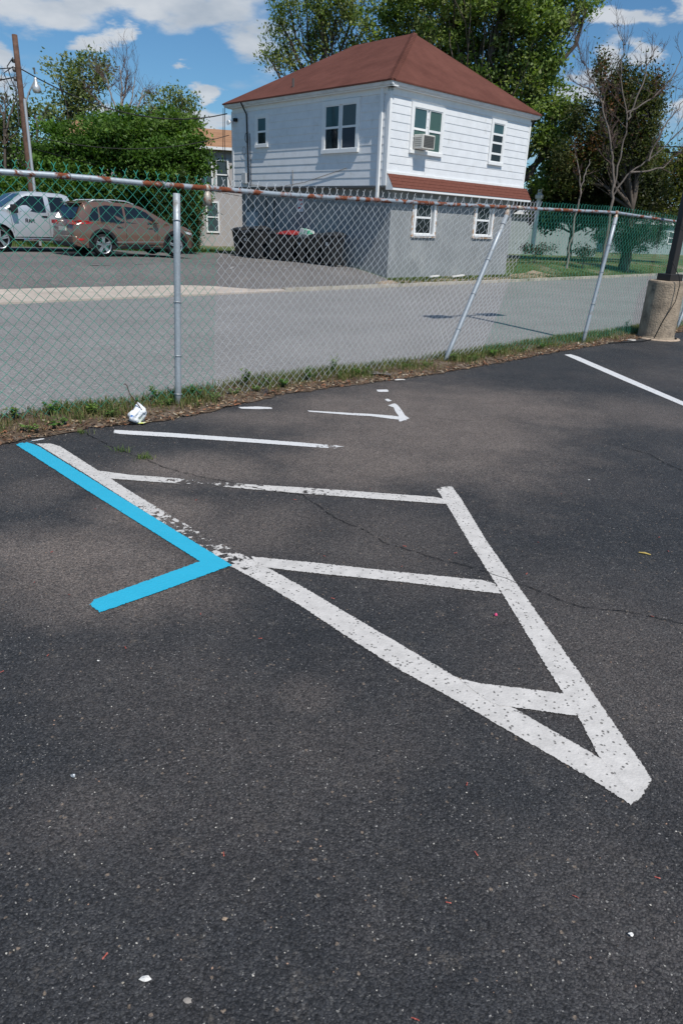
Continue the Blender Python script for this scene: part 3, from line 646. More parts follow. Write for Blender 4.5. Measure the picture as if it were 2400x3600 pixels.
def litter(n):
    P, C = [], []
    ax = []
    for _ in range(n):
        p = vis_p(); o = abs(random.gauss(.03, .13)) if random.random() < .8 else random.uniform(0, .5)
        P.append(pq(p, edge_q(p) + o - .03, max(.006, vz(p, o)) + random.uniform(0.002, .018)))
    P = np.array(P); u = rng.normal(size=(n, 3)) * np.array([1, 1, .3]); u /= np.linalg.norm(u, axis=1)[:, None]
    v = np.cross(u, np.array([0, 0, 1.0]) + rng.normal(size=(n, 3)) * .35); v /= np.linalg.norm(v, axis=1)[:, None]
    L = rng.uniform(.006, .028, n)[:, None]; W = L * rng.uniform(.15, .55, n)[:, None]
    V = np.stack([P - u * L, P + v * W, P + u * L, P - v * W], 1).reshape(-1, 3); F = np.arange(4 * n).reshape(n, 4)
    pal = np.array([(.20, .105, .06), (.26, .15, .085), (.14, .08, .05), (.33, .23, .14), (.30, .13, .07), (.40, .34, .25), (.09, .06, .045)])
    C = pal[rng.integers(0, len(pal), n)] * rng.uniform(.7, 1.25, (n, 1))
    tag(npmesh('leaf_litter', V, F, leafmat('dry_leaf', .8, .0), None, C), 'brown leaf litter and mulch along the lot edge', kind='stuff')
litter(6000)
def grit(n):
    P = []
    for _ in range(n):
        if random.random() < .6:
            p = vis_p(); P.append(pq(p, edge_q(p) - abs(random.gauss(0, .12)), .002))
        else:
            c = gnd(random.uniform(0, 2400), random.uniform(1350, 3500)); P.append((c[0], c[1], .002))
    P = np.array(P); r = rng.uniform(.0015, .0042, n); T = np.array([(0, 0, 1), (1, 0, 0), (0, 1, 0), (-1, 0, 0), (0, -1, 0)], float)
    a = rng.uniform(0, 6.28, n); c, s = np.cos(a)[:, None], np.sin(a)[:, None]
    X = T[None, :, 0] * c - T[None, :, 1] * s * .7; Y = T[None, :, 0] * s + T[None, :, 1] * c * .7; Z = np.repeat(T[None, :, 2] * .7, n, 0)
    V = (np.stack([X, Y, Z], 2) * r[:, None, None] + P[:, None, :]).reshape(-1, 3)
    b = np.arange(n)[:, None] * 5; F = np.concatenate([b + np.array([[0, 1, 2]]), b + np.array([[0, 2, 3]]), b + np.array([[0, 3, 4]]), b + np.array([[0, 4, 1]])], 1).reshape(-1, 3)
    pal = np.array([(.42, .40, .36), (.30, .27, .22), (.20, .19, .18), (.5, .47, .42), (.34, .22, .16)]); C = np.repeat(pal[rng.integers(0, len(pal), n)], 4, 0)
    tag(npmesh('loose_grit', V, F, leafmat('grit', .9, 0), None, C), 'loose grit scattered over the asphalt', kind='stuff')
grit(1500)

def weed(px, py, h, n, label, col=(.085, .165, .03), spread=.08, leaf=.032, off=0.0):
    b = gnd(px, py); p, q = float(b @ E1), float(b @ E2) + off; base = np.array(pq(p, q, vz(p, q - edge_q(p)) if q > edge_q(p) else .0))
    t = thing('weed_plant', label, 'weed', tuple(base), 'broad leaved weeds in the verge')
    st = MB(); V, F, C = [], [], []
    for s in range(max(3, n // 9)):
        a = random.uniform(0, 6.28); top = base + np.array([math.cos(a) * spread * random.uniform(.2, 1), math.sin(a) * spread * random.uniform(.2, 1), h * random.uniform(.55, 1)])
        mid = (base + top) / 2 + np.array([random.uniform(-.01, .01), random.uniform(-.01, .01), h * .1])
        st.tube([base, mid, top], [.0025, .002, .001], 4)
        for k in range(9):
            f = random.uniform(.25, 1); P = (base + (mid - base) * f * 2) if f < .5 else mid + (top - mid) * (f - .5) * 2
            az = random.uniform(0, 6.28); u = np.array([math.cos(az), math.sin(az), random.uniform(-.1, .6)]); u /= np.linalg.norm(u)
            v = np.cross(u, (0, 0, 1.0)); v /= np.linalg.norm(v); L = leaf * random.uniform(.7, 1.4)
            k0 = len(V); V += [P, P + u * L * .5 + v * L * .38, P + u * L * 1.1 - np.array([0, 0, L * .1]), P + u * L * .5 - v * L * .38]; F.append([k0, k0 + 1, k0 + 2, k0 + 3])
            C.append(np.array(col) * random.uniform(.65, 1.4))
    st.build('stem', M('weed_stem', (.09, .12, .04), .7), t)
    npmesh('foliage', np.array(V), np.array(F), leafmat('weed_leaf', .5, .3), t, np.array(C))
for i, (x, y, h, n, lb) in enumerate([(60, 1490, .11, 40, 'bright leafy weed clump at the left end of the verge'), (190, 1475, .10, 45, 'low weed clump between the left picture edge and the bag'), (205, 1508, .06, 30, 'small weed spilling onto the asphalt edge at left'),
        (330, 1470, .08, 30, 'weed clump left of the white plastic bag'), (545, 1425, .13, 50, 'tall bright weed left of the upright fence post'), (690, 1410, .10, 40, 'weed clump just right of the upright fence post'),
        (865, 1372, .17, 60, 'bushy weed pushed through the silver mesh'), (930, 1372, .09, 36, 'low weed beside the bushy silver mesh weed'), (1080, 1350, .14, 40, 'dark leafed weed midway along the silver mesh'), (1175, 1325, .19, 44, 'tallest weed along the silver mesh'),
        (1000, 1370, .08, 40, 'ground hugging weed below the silver mesh'), (1260, 1330, .09, 40, 'weed clump near the broken asphalt lump'), (1590, 1282, .11, 40, 'weed clump right of the leaning post base'), (1730, 1262, .10, 36, 'weed clump between the two leaning posts'),
        (1900, 1235, .10, 30, 'weed clump left of the far leaning post'), (2130, 1190, .13, 40, 'weed clump right of the far leaning post'), (2200, 1170, .16, 46, 'leafy weed beside the concrete lamp base')]):
    weed(x, y, h * 1.15, int(n * 1.6), lb, (.10, .20, .035) if i % 3 else (.15, .23, .05), spread=.07 + .02 * (i % 3))
EXTRA = ['tiny weed sprig at the foot of the green mesh far left', 'tiny weed sprig left of the bag cord', 'weed sprig hugging the upright post base', 'weed sprig in the litter right of the upright post', 'weed sprig under the first silver mesh panel', 'weed sprig before the bushy silver mesh weed', 'weed sprig below the bent mesh wires', 'weed sprig left of the leaning post base', 'weed sprig in the dry grass past the leaning post', 'weed sprig nearest the crisp bay line', 'weed sprig left of the lamp base litter', 'weed sprig beside the concrete lamp base skirt']
for (x, y), lb in zip(((110, 1525), (390, 1478), (585, 1440), (760, 1415), (820, 1400), (900, 1385), (1420, 1305), (1500, 1300), (1660, 1275), (1830, 1245), (2090, 1195), (2160, 1182)), EXTRA):
    weed(x, y, .075, 45, lb, (.13, .21, .05), spread=.10, leaf=.026)
for x, y, lb in ((430, 1587, 'small grass tuft in the crack nearest the fence'), (505, 1612, 'wide grass tuft in the crack below the white line'), (290, 1523, 'grass tuft at the fence end of the crack')):
    b = gnd(x, y); t = thing('grass_tuft', lb, 'grass tuft', (b[0], b[1], 0), 'grass tufts in the asphalt crack')
    o = blades('blade_cluster', 70 if x > 450 else 40, lambda: (b[0] + random.gauss(0, .035), b[1] + random.gauss(0, .018), 0.0), .045, .004, [(.10, .17, .03), (.16, .19, .06), (.07, .12, .03)], None, t, lay=1.5)
    o['kind'] = 'stuff'
# crumpled white plastic bag with its dark cord
def bag():
    c = gnd(488, 1490); t = thing('plastic_bag', 'crumpled white plastic bag with blue print and dark cord by the fence', 'plastic bag', (c[0], c[1], 0))
    lat = np.array([c[1], -c[0], 0]) / math.hypot(c[0], c[1])
    n = 26; m_ = 14; V = []; r = random.Random(3)
    for j in range(m_ + 1):
        f = j / m_
        for i in range(n):
            a = 2 * math.pi * i / n; rad = .075 * (math.sin(math.pi * min(1, f * .94 + .05)) ** .7) * (1 - .62 * f)
            rad *= 1 + .30 * math.sin(3 * a + f * 5) + .20 * math.sin(7 * a - f * 9) + r.uniform(-.10, .10)
            V.append(np.array([c[0], c[1], 0]) + lat * (rad * math.cos(a) * 1.15 - .02 * math.sin(f * 6)) + np.array([-lat[1], lat[0], 0]) * rad * math.sin(a) + np.array([0, 0, .012 + .175 * f + r.uniform(-.006, .006)]))
    F = [[j * n + i, j * n + (i + 1) % n, (j + 1) * n + (i + 1) % n, (j + 1) * n + i] for j in range(m_) for i in range(n)]
    o = npmesh('bag_body', np.array(V), np.array(F), M('white_plastic_film', (.80, .82, .84), .35, .5, col2=(.72, .76, .80), thr=(.55, .7), c2scale=18, bump=.8, bscale=55, bdist=.01), t)
    b = MB(); k = np.array([c[0], c[1], 0]) - np.array([0, 1, 0]) * .062 - lat * .025
    b.poly([k + lat * x + np.array([0, -.012, z]) for x, z in ((-.012, .08), (.008, .078), (.012, .092), (-.004, .1), (-.015, .092))]); b.build('blue_print', M('blue_print', (.05, .22, .6), .4), t)
    b = MB(); top = np.array([c[0], c[1], .18]); pts = [top + lat * x + np.array([0, -.03, z]) for x, z in ((.05, -.06), (.0, .02), (-.045, .09), (-.06, .16), (-.075, .175), (-.085, .165))]
    b.tube(pts, .004, 6); b.build('cord', M('dark_cord', (.06, .035, .025), .8), t)
    w = gnd(497, 1492); mbw = MB(); mbw.poly([(w[0] + x, w[1] + y, .012 + z) for x, y, z in ((-.04, -.02, 0), (.03, -.03, .006), (.05, .0, .012), (0, .018, .004))])
    tag(mbw.build('candy_wrapper', M('yellow_wrapper', (.62, .66, .12), .35, .5, col2=(.75, .78, .75), thr=(.5, .55), c2scale=40)), 'yellow candy wrapper scrap beneath the plastic bag', 'wrapper')
bag()
def scrap(px, py, r, h, name, label, cat, mat, seed):
    c = gnd(px, py); rr = random.Random(seed); n = 9; mb = MB()
    ring = [(c[0] + r * rr.uniform(.5, 1.2) * math.cos(6.283 * i / n), c[1] + r * .7 * rr.uniform(.5, 1.2) * math.sin(6.283 * i / n), .004 + rr.uniform(0, h)) for i in range(n)]
    mid = [(c[0] + (p[0] - c[0]) * .5, c[1] + (p[1] - c[1]) * .5, .006 + rr.uniform(.3, 1) * h) for p in ring]
    k = [mb.p(p) for p in ring]; m_ = [mb.p(p) for p in mid]; t = mb.p(c[0], c[1], .006 + h * .7)
    for i in range(n): j = (i + 1) % n; mb.f.append([k[i], k[j], m_[j], m_[i]]); mb.f.append([m_[i], m_[j], t])
    tag(mb.build(name, mat, smooth=False, fixn=False), label, cat)
FOIL = M('foil', (.45, .47, .48), .35, .6, metal=.5, var=.4, vscale=60, bump=.5, bscale=120)
PAPER = M('paper_scrap', (.74, .72, .68), .8, .2, var=.2, vscale=30)
scrap(260, 2732, .011, .008, 'foil_scrap', 'crumpled silver foil scrap on the bare asphalt at left', 'foil', FOIL, 1)
scrap(512, 3446, .013, .006, 'paper_scrap', 'torn white paper scrap low in the foreground', 'paper', PAPER, 2)
scrap(2216, 3291, .009, .005, 'paper_scrap', 'thin pale scrap low at the right foreground', 'paper', PAPER, 3)
scrap(2035, 1215, .10, .03, 'paper_scrap', 'crumpled pale paper at the far leaning post base', 'paper', PAPER, 4)
scrap(2215, 1197, .10, .012, 'paper_scrap', 'flat grey paper left of the lamp base', 'paper', M('grey_paper', (.45, .43, .4), .9), 5)
scrap(347, 2327, .006, .004, 'paper_scrap', 'tiny white chip on the asphalt below the blue line', 'paper', PAPER, 6)
scrap(2068, 1690, .012, .006, 'paper_scrap', 'white paper fleck on the dark asphalt at right', 'paper', PAPER, 8)
scrap(1400, 1337, .09, .012, 'paper_scrap', 'pale flattened litter at the grass edge', 'paper', M('pale_litter', (.55, .53, .5), .9), 9)
scrap(1330, 1325, .16, .06, 'asphalt_lump', 'broken asphalt lump at the verge below the mesh bulge', 'rubble', M('old_asphalt', (.15, .135, .125), .95, .1, var=.3, vscale=20, bump=.8, bscale=60), 10)
scrap(930, 1385, .10, .05, 'asphalt_lump', 'dark asphalt lump under the bushy weed', 'rubble', M('dark_lump', (.06, .055, .055), .95, .1, var=.3, vscale=20, bump=.8, bscale=60), 12)
scrap(660, 3520, .012, .003, 'gum_spot', 'pale flattened gum spot in the lower left foreground', 'gum', M('old_gum', (.30, .27, .24), .9, var=.2), 13)
scrap(790, 3236, .010, .003, 'pebble', 'tan pebble set in the foreground asphalt', 'pebble', M('tan_pebble', (.34, .26, .19), .9, var=.2), 14)
# red maple keys dropped over the lot
KEYS = [(442, 2280), (170, 2307), (9, 2365), (787, 3007), (371, 3366), (915, 2248), (1672, 3005), (1575, 3178), (2020, 3157), (2308, 3090), (1458, 3588), (1889, 1909), (2315, 1891), (2346, 1940), (1971, 1739), (1169, 2107), (1139, 1958), (1412, 1994), (1421, 1923), (1036, 1759), (336, 1792), (184, 1943), (123, 2050), (244, 2093), (706, 2161), (162, 1642), (1600, 1947), (2290, 2170), (1850, 2020), (1640, 2760), (690, 1760), (1300, 1720)]
KEYM = M('maple_key_red', (.42, .10, .075), .6, .3, var=.4, vscale=90, col2=(.5, .3, .18), thr=(.52, .62), c2scale=60)
kb = MB()
for s in (1, -1):
    kb.poly([(0, 0, .004), (.008 * s, .003, .005), (.014 * s, .002, .003), (.013 * s, -.002, .0015), (.006 * s, -.003, .003)])
kb.tube([(-.003, 0, .003), (.003, 0, .003)], .0025, 5)
kme = None
for i, (x, y) in enumerate(KEYS):
    c = gnd(x, y)
    if kme is None: o = kb.build('maple_seed', KEYM, fixn=False); kme = o.data
    else: o = link('maple_seed', kme, None)
    o.location = (c[0], c[1], .004); o.rotation_euler = (0, 0, random.uniform(0, 6.28)); sc = random.uniform(.5, .8); o.scale = (sc, sc, sc)
    tag(o, 'small red winged maple seed fallen on the asphalt', 'seed', 'fallen maple seeds')
c = gnd(2264, 1949); mb = MB(); mb.tube([(c[0] - .03, c[1] + .012, .006), (c[0], c[1], .009), (c[0] + .028, c[1] - .014, .006)], [.003, .006, .003], 5)
tag(mb.build('twig', M('yellow_twig', (.5, .36, .10), .7)), 'yellow twig lying on the dark asphalt at right', 'twig')
c = gnd(1741, 2167); mb = MB(); mb.lathe([(.004, .004), (.008, .008), (.006, .014), (.002, .018)], (c[0], c[1], 0), 10)
tag(mb.build('petal', M('pink_petal', (.7, .08, .2), .5)), 'bright pink petal inside the painted triangle', 'petal')

# ================================================================== PARKING LOT LAMP
def lamp():
    b = gnd(2301, 1188); L0 = np.array([b[0], b[1], 0])
    t = thing('parking_lot_lamp', 'bronze twin head parking lot lamp on a round concrete base', 'street lamp', tuple(L0))
    con = M('lamp_base_concrete', (0.36, 0.285, 0.21), .92, .15, var=.3, vscale=5, bump=.7, bscale=45, bdist=.02, col2=(0.17, 0.14, 0.11), thr=(.52, .68), c2scale=3.5)
    mb = MB(); mb.lathe([(.315, -.1), (.315, 0), (.31, .02), (.30, .05), (.298, .45), (.297, .93), (.290, .955), (.27, .965)], tuple(L0), 40); mb.build('concrete_base', con, t, smooth=False)
    # rough skirt of spilt concrete
    sk = MB(); sk.lathe([(.36, .0), (.35, .012), (.31, .02)], (L0[0] + .03, L0[1] - .05, .003), 22, caps=False); sk.build('spilt_concrete', M('spilt_concrete', (.42, .33, .25), .95, .1, var=.3, vscale=12), t)
    br = M('bronze_paint', (0.030, 0.026, 0.024), .5, .4, var=.15, vscale=3)
    ca, sa = math.cos(R(24)), math.sin(R(24))
    xf = lambda x, y, z: (L0[0] + .03 + ca * x - sa * y, L0[1] + sa * x + ca * y, z)
    mb = MB(xf); mb.box((-.062, -.062, 1.05), (.062, .062, 7.35)); mb.build('pole', br, t, bevel=.012)
    mb = MB(xf); mb.box((-.145, -.145, .966), (.145, .145, 1.075)); mb.build('base_cover', br, t, bevel=.008)
    ad = (np.array(gnd(1722, 1107, -.28)) - np.array(gnd(1512, 1116, -.28)))[:2]; ad = ad / np.linalg.norm(ad); an = np.array([-ad[1], ad[0]])
    for s in (-1, 1):
        hx = lambda x, y, z: (L0[0] + .03 + ad[0] * x * s + an[0] * y, L0[1] + ad[1] * x * s + an[1] * y, z)
        mb = MB(hx); mb.box((.05, -.04, 7.18), (.50, .04, 7.26)); mb.build('arm', br, t)
        mb = MB(hx); mb.box((.50, -.20, 7.12), (1.15, .20, 7.31)); hd = mb.build('lamp_head', br, t, bevel=.02)
        mb = MB(hx); mb.box((.55, -.15, 7.105), (1.10, .15, 7.119)); mb.build('lens', M('lamp_lens', (.6, .6, .58), .2), hd)
    # cable looping down the base and over the asphalt
    cb = M('black_cable', (.012, .012, .012), .6)
    n = lambda px, py, D: onplane(px, py, L0 + np.array([0, -.33, 0]), np.array([L0[0], L0[1], 0]) / np.linalg.norm(L0[:2]))
    pts = [n(*p, 0) for p in ((2362, 920), (2372, 945), (2385, 970), (2388, 1000), (2372, 1060), (2350, 1095), (2325, 1135), (2305, 1175), (2296, 1192))]
    mb = MB(); mb.tube(pts, .007, 6); mb.build('loose_cable', cb, t)
    mb = MB(); mb.tube([(*gnd(x, y)[:2], .012) for x, y in ((2296, 1194), (2250, 1203), (2190, 1206), (2120, 1209), (2060, 1213))], .009, 6); mb.build('ground_cable', cb, t)
    mb = MB(xf)
    for z in (1.78, 1.83): tie_ring(mb, (0, 0, z), .095, (.1, .2, 1))
    mb.build('strap', cb, t)
lamp()

# ================================================================== WHITE HOUSE
HU = np.array([1.04, 25.90, 0.0])            # gutter corner nearest the camera (plan)
def HX(u, v, z):
    P = HU + E1 * u + E2 * v; return (P[0], P[1], z)
UL, VR = .25, .25          # planes of the upper left wall (u) and upper right wall (v)
UE, VE = 8.70, 9.30        # far ends of the upper walls
LL, LV = .70, .34          # planes of the lower walls
FL = lambda a, z, o: HX(UL - o, a, z)        # upper left wall: a along v
FR = lambda a, z, o: HX(a, VR - o, z)        # upper right wall: a along u
GL = lambda a, z, o: HX(LL - o, a, z)
GR = lambda a, z, o: HX(a, LV - o, z)
ETA, ZB, ZE = 6.0, 2.92, 5.86
house = thing('white_house', 'two storey white clapboard house with red hip roof and grey ground floor', 'house', HX(4.5, 4.7, .1))
WSIDE = M('white_siding', (0.74, 0.75, 0.76), .55, .35, var=.06, vscale=3, bump=.12, bscale=30, col2=(.60, .60, .58), thr=(.58, .75), c2scale=2.2)
WTRIM = M('white_trim', (0.80, 0.80, 0.79), .5, .35, var=.05, vscale=4)
STUC = M('grey_stucco', (0.25, 0.262, 0.265), .9, .2, var=.14, vscale=1.6, bump=.7, bscale=22, bdist=.02, col2=(.33, .34, .335), thr=(.52, .7), c2scale=1.2)
def fbox(mb, F, a0, a1, z0, z1, o0, o1):
    i = [mb.p(F(a, z, o)) for o in (o0, o1) for (a, z) in ((a0, z0), (a1, z0), (a1, z1), (a0, z1))]
    for q in ((0, 3, 2, 1), (4, 5, 6, 7), (0, 1, 5, 4), (1, 2, 6, 5), (2, 3, 7, 6), (3, 0, 4, 7)): mb.f.append([i[k] for k in q])
mb = MB(HX); mb.box((UL + .012, VR + .012, ZB), (UE, VE, ZE)); mb.build('upper_wall', WTRIM, house)
mb = MB(HX); mb.box((LL, LV, -.3), (8.32, 9.3, ZB - .004)); mb.build('ground_floor_wall', STUC, house)
mb = MB(HX); mb.box((UL + .02, VR + .02, ZB - .05), (UE - .02, VE - .02, ZB - .004)); mb.build('soffit', M('grey_soffit', (.22, .23, .235), .9), house)
def boards(F, a0, a1, zs, ze, ex, end_at=None):
    k = 0; z = zs
    while z < ze - .02:
        z1 = min(z + ex, ze); mb = MB(); A0, A1 = a0, a1
        if end_at: A0, A1 = end_at(k, z)
        prof = [(z, .0), (z, .018), (z + .008, .020), (z1 + .012, .006), (z1 + .012, .0)]
        mb.prism([F(A0, zz, oo) for zz, oo in prof], [F(A1, zz, oo) for zz, oo in prof])
        mb.build('siding_board', WSIDE, house); z = z1; k += 1
boards(FL, VR + .09, VE - .09, ZB, 5.70, .2545)
boards(FR, UL + .09, UE - .09, 3.37, 5.66, .2545)
mb = MB()
fbox(mb, FR, UL, UE, 3.30, 3.372, 0, .055); mb.build('band_trim', WTRIM, house)
for F, a0, a1, z0, z1, nm in ((FL, VR - .03, VR + .10, ZB, 5.76, 'corner_board'), (FR, UL - .032, UL + .085, 3.372, 5.76, 'corner_board'), (FL, VE - .10, VE, ZB, 5.76, 'corner_board'), (FR, UE - .09, UE + .01, 3.372, 5.76, 'corner_board'), (FL, VR + .10, VE - .1, 5.70, 5.86, 'frieze'), (FR, UL + .085, UE - .09, 5.66, 5.86, 'frieze')):
    mb = MB(); fbox(mb, F, a0, a1, z0, z1, .0, .034); mb.build(nm, WTRIM, house)
# roof: hip planes with thickness
EO = [(-.05, -.05), (8.98, -.05), (8.98, 9.56), (-.05, 9.56)]; A_, B_ = (4.46, 3.19, 8.47), (4.46, 6.47, 8.47)
ROOFM = None
def shingles(name, c1, c2, rows):
    m = bpy.data.materials.new(name); m.use_nodes = True; n, l = m.node_tree.nodes, m.node_tree.links
    b = n['Principled BSDF']; tc = N(n, 'ShaderNodeTexCoord'); V = tc.outputs['Object']
    a = N(n, 'ShaderNodeTexNoise', i_Scale=1.1, i_Detail=8.0, i_Roughness=.65); l.new(V, a.inputs['Vector'])
    g = N(n, 'ShaderNodeTexNoise', i_Scale=60.0, i_Detail=3.0); l.new(V, g.inputs['Vector'])
    col = ramp_(n, l, a.outputs['Fac'], [(.32, c1), (.7, c2)]); col = mixc(n, l, 1.0, col, ramp_(n, l, g.outputs['Fac'], [(.3, .75), (.7, 1.25)]), 'MULTIPLY')
    sp = N(n, 'ShaderNodeSeparateXYZ'); l.new(V, sp.inputs[0])
    fr = math_(n, l, 'FRACT', math_(n, l, 'MULTIPLY', sp.outputs[2], rows))
    if rows: col = mixc(n, l, 1.0, col, ramp_(n, l, fr, [(0.0, .78), (.18, 1.0)]), 'MULTIPLY')
    l.new(col, b.inputs['Base Color']); b.inputs['Roughness'].default_value = .93; b.inputs['Specular IOR Level'].default_value = .15
    bp = N(n, 'ShaderNodeBump', i_Strength=.5, i_Distance=.012); l.new(math_(n, l, 'ADD', fr, g.outputs['Fac']), bp.inputs['Height']); l.new(bp.outputs[0], b.inputs['Normal'])
    return m
ROOFM = shingles('red_shingle', (0.108, 0.042, 0.031), (0.160, 0.064, 0.048), 13.0)
mb = MB(HX); lo = [mb.p(u, v, ETA + .04) for u, v in EO]; bt = [mb.p(u, v, ETA - .005) for u, v in EO]; a, b = mb.p(*A_), mb.p(*B_)
mb.f += [[lo[0], lo[1], a], [lo[1], lo[2], b, a], [lo[2], lo[3], b], [lo[3], lo[0], a, b], bt[::-1]] + [[lo[k], bt[k], bt[(k + 1) % 4], lo[(k + 1) % 4]] for k in range(4)]
roof = mb.build('roof', ROOFM, house)
def caprun(P, Q):
    P, Q = np.array(HX(*P)), np.array(HX(*Q)); n = int(np.linalg.norm(Q - P) / .2); d = (Q - P) / n; t = d / np.linalg.norm(d); s = np.cross(t, (0, 0, 1.0)); s /= np.linalg.norm(s); up = np.cross(s, t)
    mb = MB()
    for k in range(n):
        c0 = P + d * k + up * .030; c1 = P + d * (k + 1.15) + up * .018
        mb.poly([c0 - s * .13 - up * .045, c0, c1, c1 - s * .13 - up * .045]); mb.poly([c0, c0 + s * .13 - up * .045, c1 + s * .13 - up * .045, c1])
    mb.build('hip_cap', ROOFM, roof, fixn=False)
caprun((0, 0, 6.05), A_)
GUT = M('gutter_white', (0.70, 0.71, 0.72), .45, .4, var=.12, vscale=3, col2=(.45, .44, .42), thr=(.56, .72), c2scale=2)
def gutter(F, a0, a1):
    prof = [(ETA + .03, .25), (ETA + .03, .245), (ETA - .09, .215), (ETA - .105, .12), (ETA - .105, -.02), (ETA - .02, -.02)]
    prof = [(5.90, .13), (5.90, .215), (5.93, .235), (5.965, .255), (6.03, .262), (6.03, .13)]
    mb = MB(); mb.prism([F(a0, z, o) for z, o in prof], [F(a1, z, o) for z, o in prof]); g = mb.build('gutter', GUT, house)
    return g
gutter(FL, -.02, 9.52); gutter(FR, .262 - .25 + .004, 8.96)
for F, a0, a1 in ((FL, -.0, 9.4), (FR, .14, 8.9)):
    mb = MB(); fbox(mb, F, a0, a1, 5.862, 5.898, -.1, .17 if F is FL else .165); mb.build('eave_soffit', WTRIM, house)
# skirt roof along the right wall, shingled piece by piece
s0, s1 = UL + .02, UE + .22
mb = MB()
pa = [FR(s0, 3.30, .0), FR(s0, 3.30, .04), FR(s0, 2.86, .34), FR(s0, 2.79, .34), FR(s0, 2.79, .0)]; pb = [FR(s1, 3.30, .0), FR(s1, 3.30, .04), FR(s1, 2.86, .34), FR(s1, 2.79, .34), FR(s1, 2.79, .0)]
mb.prism(pa, pb); skirt = mb.build('skirt_roof', WTRIM, house)
TABM = M('red_tab', (0.165, 0.062, 0.045), .93, .15, var=.3, vscale=2.2, bump=.3, bscale=60)
tm = MB(); tm.box((0, -.003, 0), (.296, .012, .150)); tme = None
down = np.array(FR(0, 2.86, .34)) - np.array(FR(0, 3.30, .04)); dl = np.linalg.norm(down); down /= dl
nrm = np.cross(E1, down); nrm = nrm if nrm[2] > 0 else -nrm
for r_ in range(4):
    n_ = 32
    for k in range(n_ + 1):
        a = s0 + k * .30 - (.15 if r_ % 2 else 0)
        wd = .296
        if a < s0: wd -= s0 - a; a = s0
        if a + wd > s1: wd = s1 - a
        if wd < .03: continue
        if tme is None: o = tm.build('shingle', TABM, skirt); tme = o.data; base = ORG[house.name]; tme.transform(Matrix.Translation(Vector(base)))
        else: o = link('shingle', tme, None, skirt)
        P = np.array(FR(a, 3.30, .04)) + down * (dl - .13 * r_ + .0) + nrm * (.006 + random.uniform(0, .005)) - np.array(base)
        mat = Matrix(((E1[0], nrm[0], -down[0], P[0]), (E1[1], nrm[1], -down[1], P[1]), (E1[2], nrm[2], -down[2], P[2]), (0, 0, 0, 1)))
        o.matrix_local = mat @ Matrix.Rotation(R(3.5), 4, 'X') @ Matrix.Diagonal((wd / .296, 1, 1, 1))
# downspout on the left wall near the corner
mb = MB(); fbox(mb, FL, .50, .60, 2.45, 5.9, .035, .115); mb.v = mb.v; ds = mb.build('downspout', WTRIM, house)
# windows
GLASS = glassmat('window_glass', (.02, .03, .035), .62)
BLIND_OR_ROOM = {'teal': M('teal_blind', (.16, .30, .33), .8), 'green': M('green_blind', (.22, .36, .30), .8), 'grey': M('grey_blind', (.28, .32, .34), .8), 'dark': M('dark_room', (.018, .018, .022), .9), 'purple': M('purple_curtain', (.08, .07, .12), .9), 'slate': M('slate_room', (.05, .06, .07), .9)}  # dark_room and slate_room put the unlit interior's shade into a dark sheet
def window(F, a0, a1, z0, z1, tw, lights, parent=house, trim=WTRIM, depth=.07):
    """lights: list of (fa0, fa1, [(fz0, fz1, blind), ...]) as fractions of the opening"""
    mb = MB(); A0, A1, Z0, Z1 = a0 + tw, a1 - tw, z0 + tw * .8, z1 - tw
    for q in ((a0, a1, z1 - tw, z1), (a0, a1, z0, z0 + tw * .8), (a0, A0, Z0, Z1), (A1, a1, Z0, Z1)): fbox(mb, F, *q, .0, depth if q[2] != z0 else depth + .035)
    w = mb.build('window', trim, parent)
    H, Wd = Z1 - Z0, A1 - A0; sash = MB(); st = .035
    for fa0, fa1, cells in lights:
        b0, b1 = A0 + Wd * fa0, A0 + Wd * fa1
        for fz0, fz1, bl in cells:
            c0, c1 = Z0 + H * fz0, Z0 + H * fz1
            for q in ((b0, b1, c1 - st, c1), (b0, b1, c0, c0 + st), (b0, b0 + st, c0 + st, c1 - st), (b1 - st, b1, c0 + st, c1 - st)): fbox(sash, F, *q, .0, .052)
            p = MB(); p.quad(F(b0 + st, c0 + st, .040), F(b1 - st, c0 + st, .040), F(b1 - st, c1 - st, .040), F(b0 + st, c1 - st, .040)); p.build('pane', GLASS, w)
            p = MB(); p.quad(F(b0 + st, c0 + st, .031), F(b1 - st, c0 + st, .031), F(b1 - st, c1 - st, .031), F(b0 + st, c1 - st, .031)); p.build('blind_or_dark_room', BLIND_OR_ROOM[bl], w)
    sash.build('sash', trim, w); return w
window(FL, 6.78, 7.62, 4.36, 5.55, .13, [(0, 1, [(.0, .48, 'slate'), (.48, 1, 'teal')])])
window(FL, 1.62, 3.55, 4.0, 5.68, .15, [(.0, .46, [(0, .5, 'purple'), (.5, 1, 'grey')]), (.54, 1, [(0, .5, 'dark'), (.5, 1, 'teal')])])
window(FR, 1.30, 3.10, 4.02, 5.58, .14, [(.0, .46, [(.30, .5, 'green'), (.5, 1, 'teal')]), (.54, 1, [(0, .5, 'green'), (.5, 1, 'green')])])
window(FR, 5.97, 6.95, 4.02, 5.60, .13, [(0, 1, [(.0, .22, 'slate'), (.22, .5, 'slate'), (.5, .72, 'slate'), (.72, 1, 'teal')])])
WOODT = M('raw_wood_trim', (.50, .30, .17), .8, .2, var=.2, vscale=8, col2=(.75, .74, .72), thr=(.46, .54), c2scale=5)
window(GR, 1.93, 3.16, 1.33, 2.62, .085, [(0, .84, [(0, .5, 'dark'), (.5, 1, 'slate')])], trim=WTRIM, depth=.06)
window(GR, 5.66, 6.9, 1.36, 2.62, .085, [(0, .84, [(0, .5, 'dark'), (.5, 1, 'slate')])], trim=WTRIM, depth=.06)
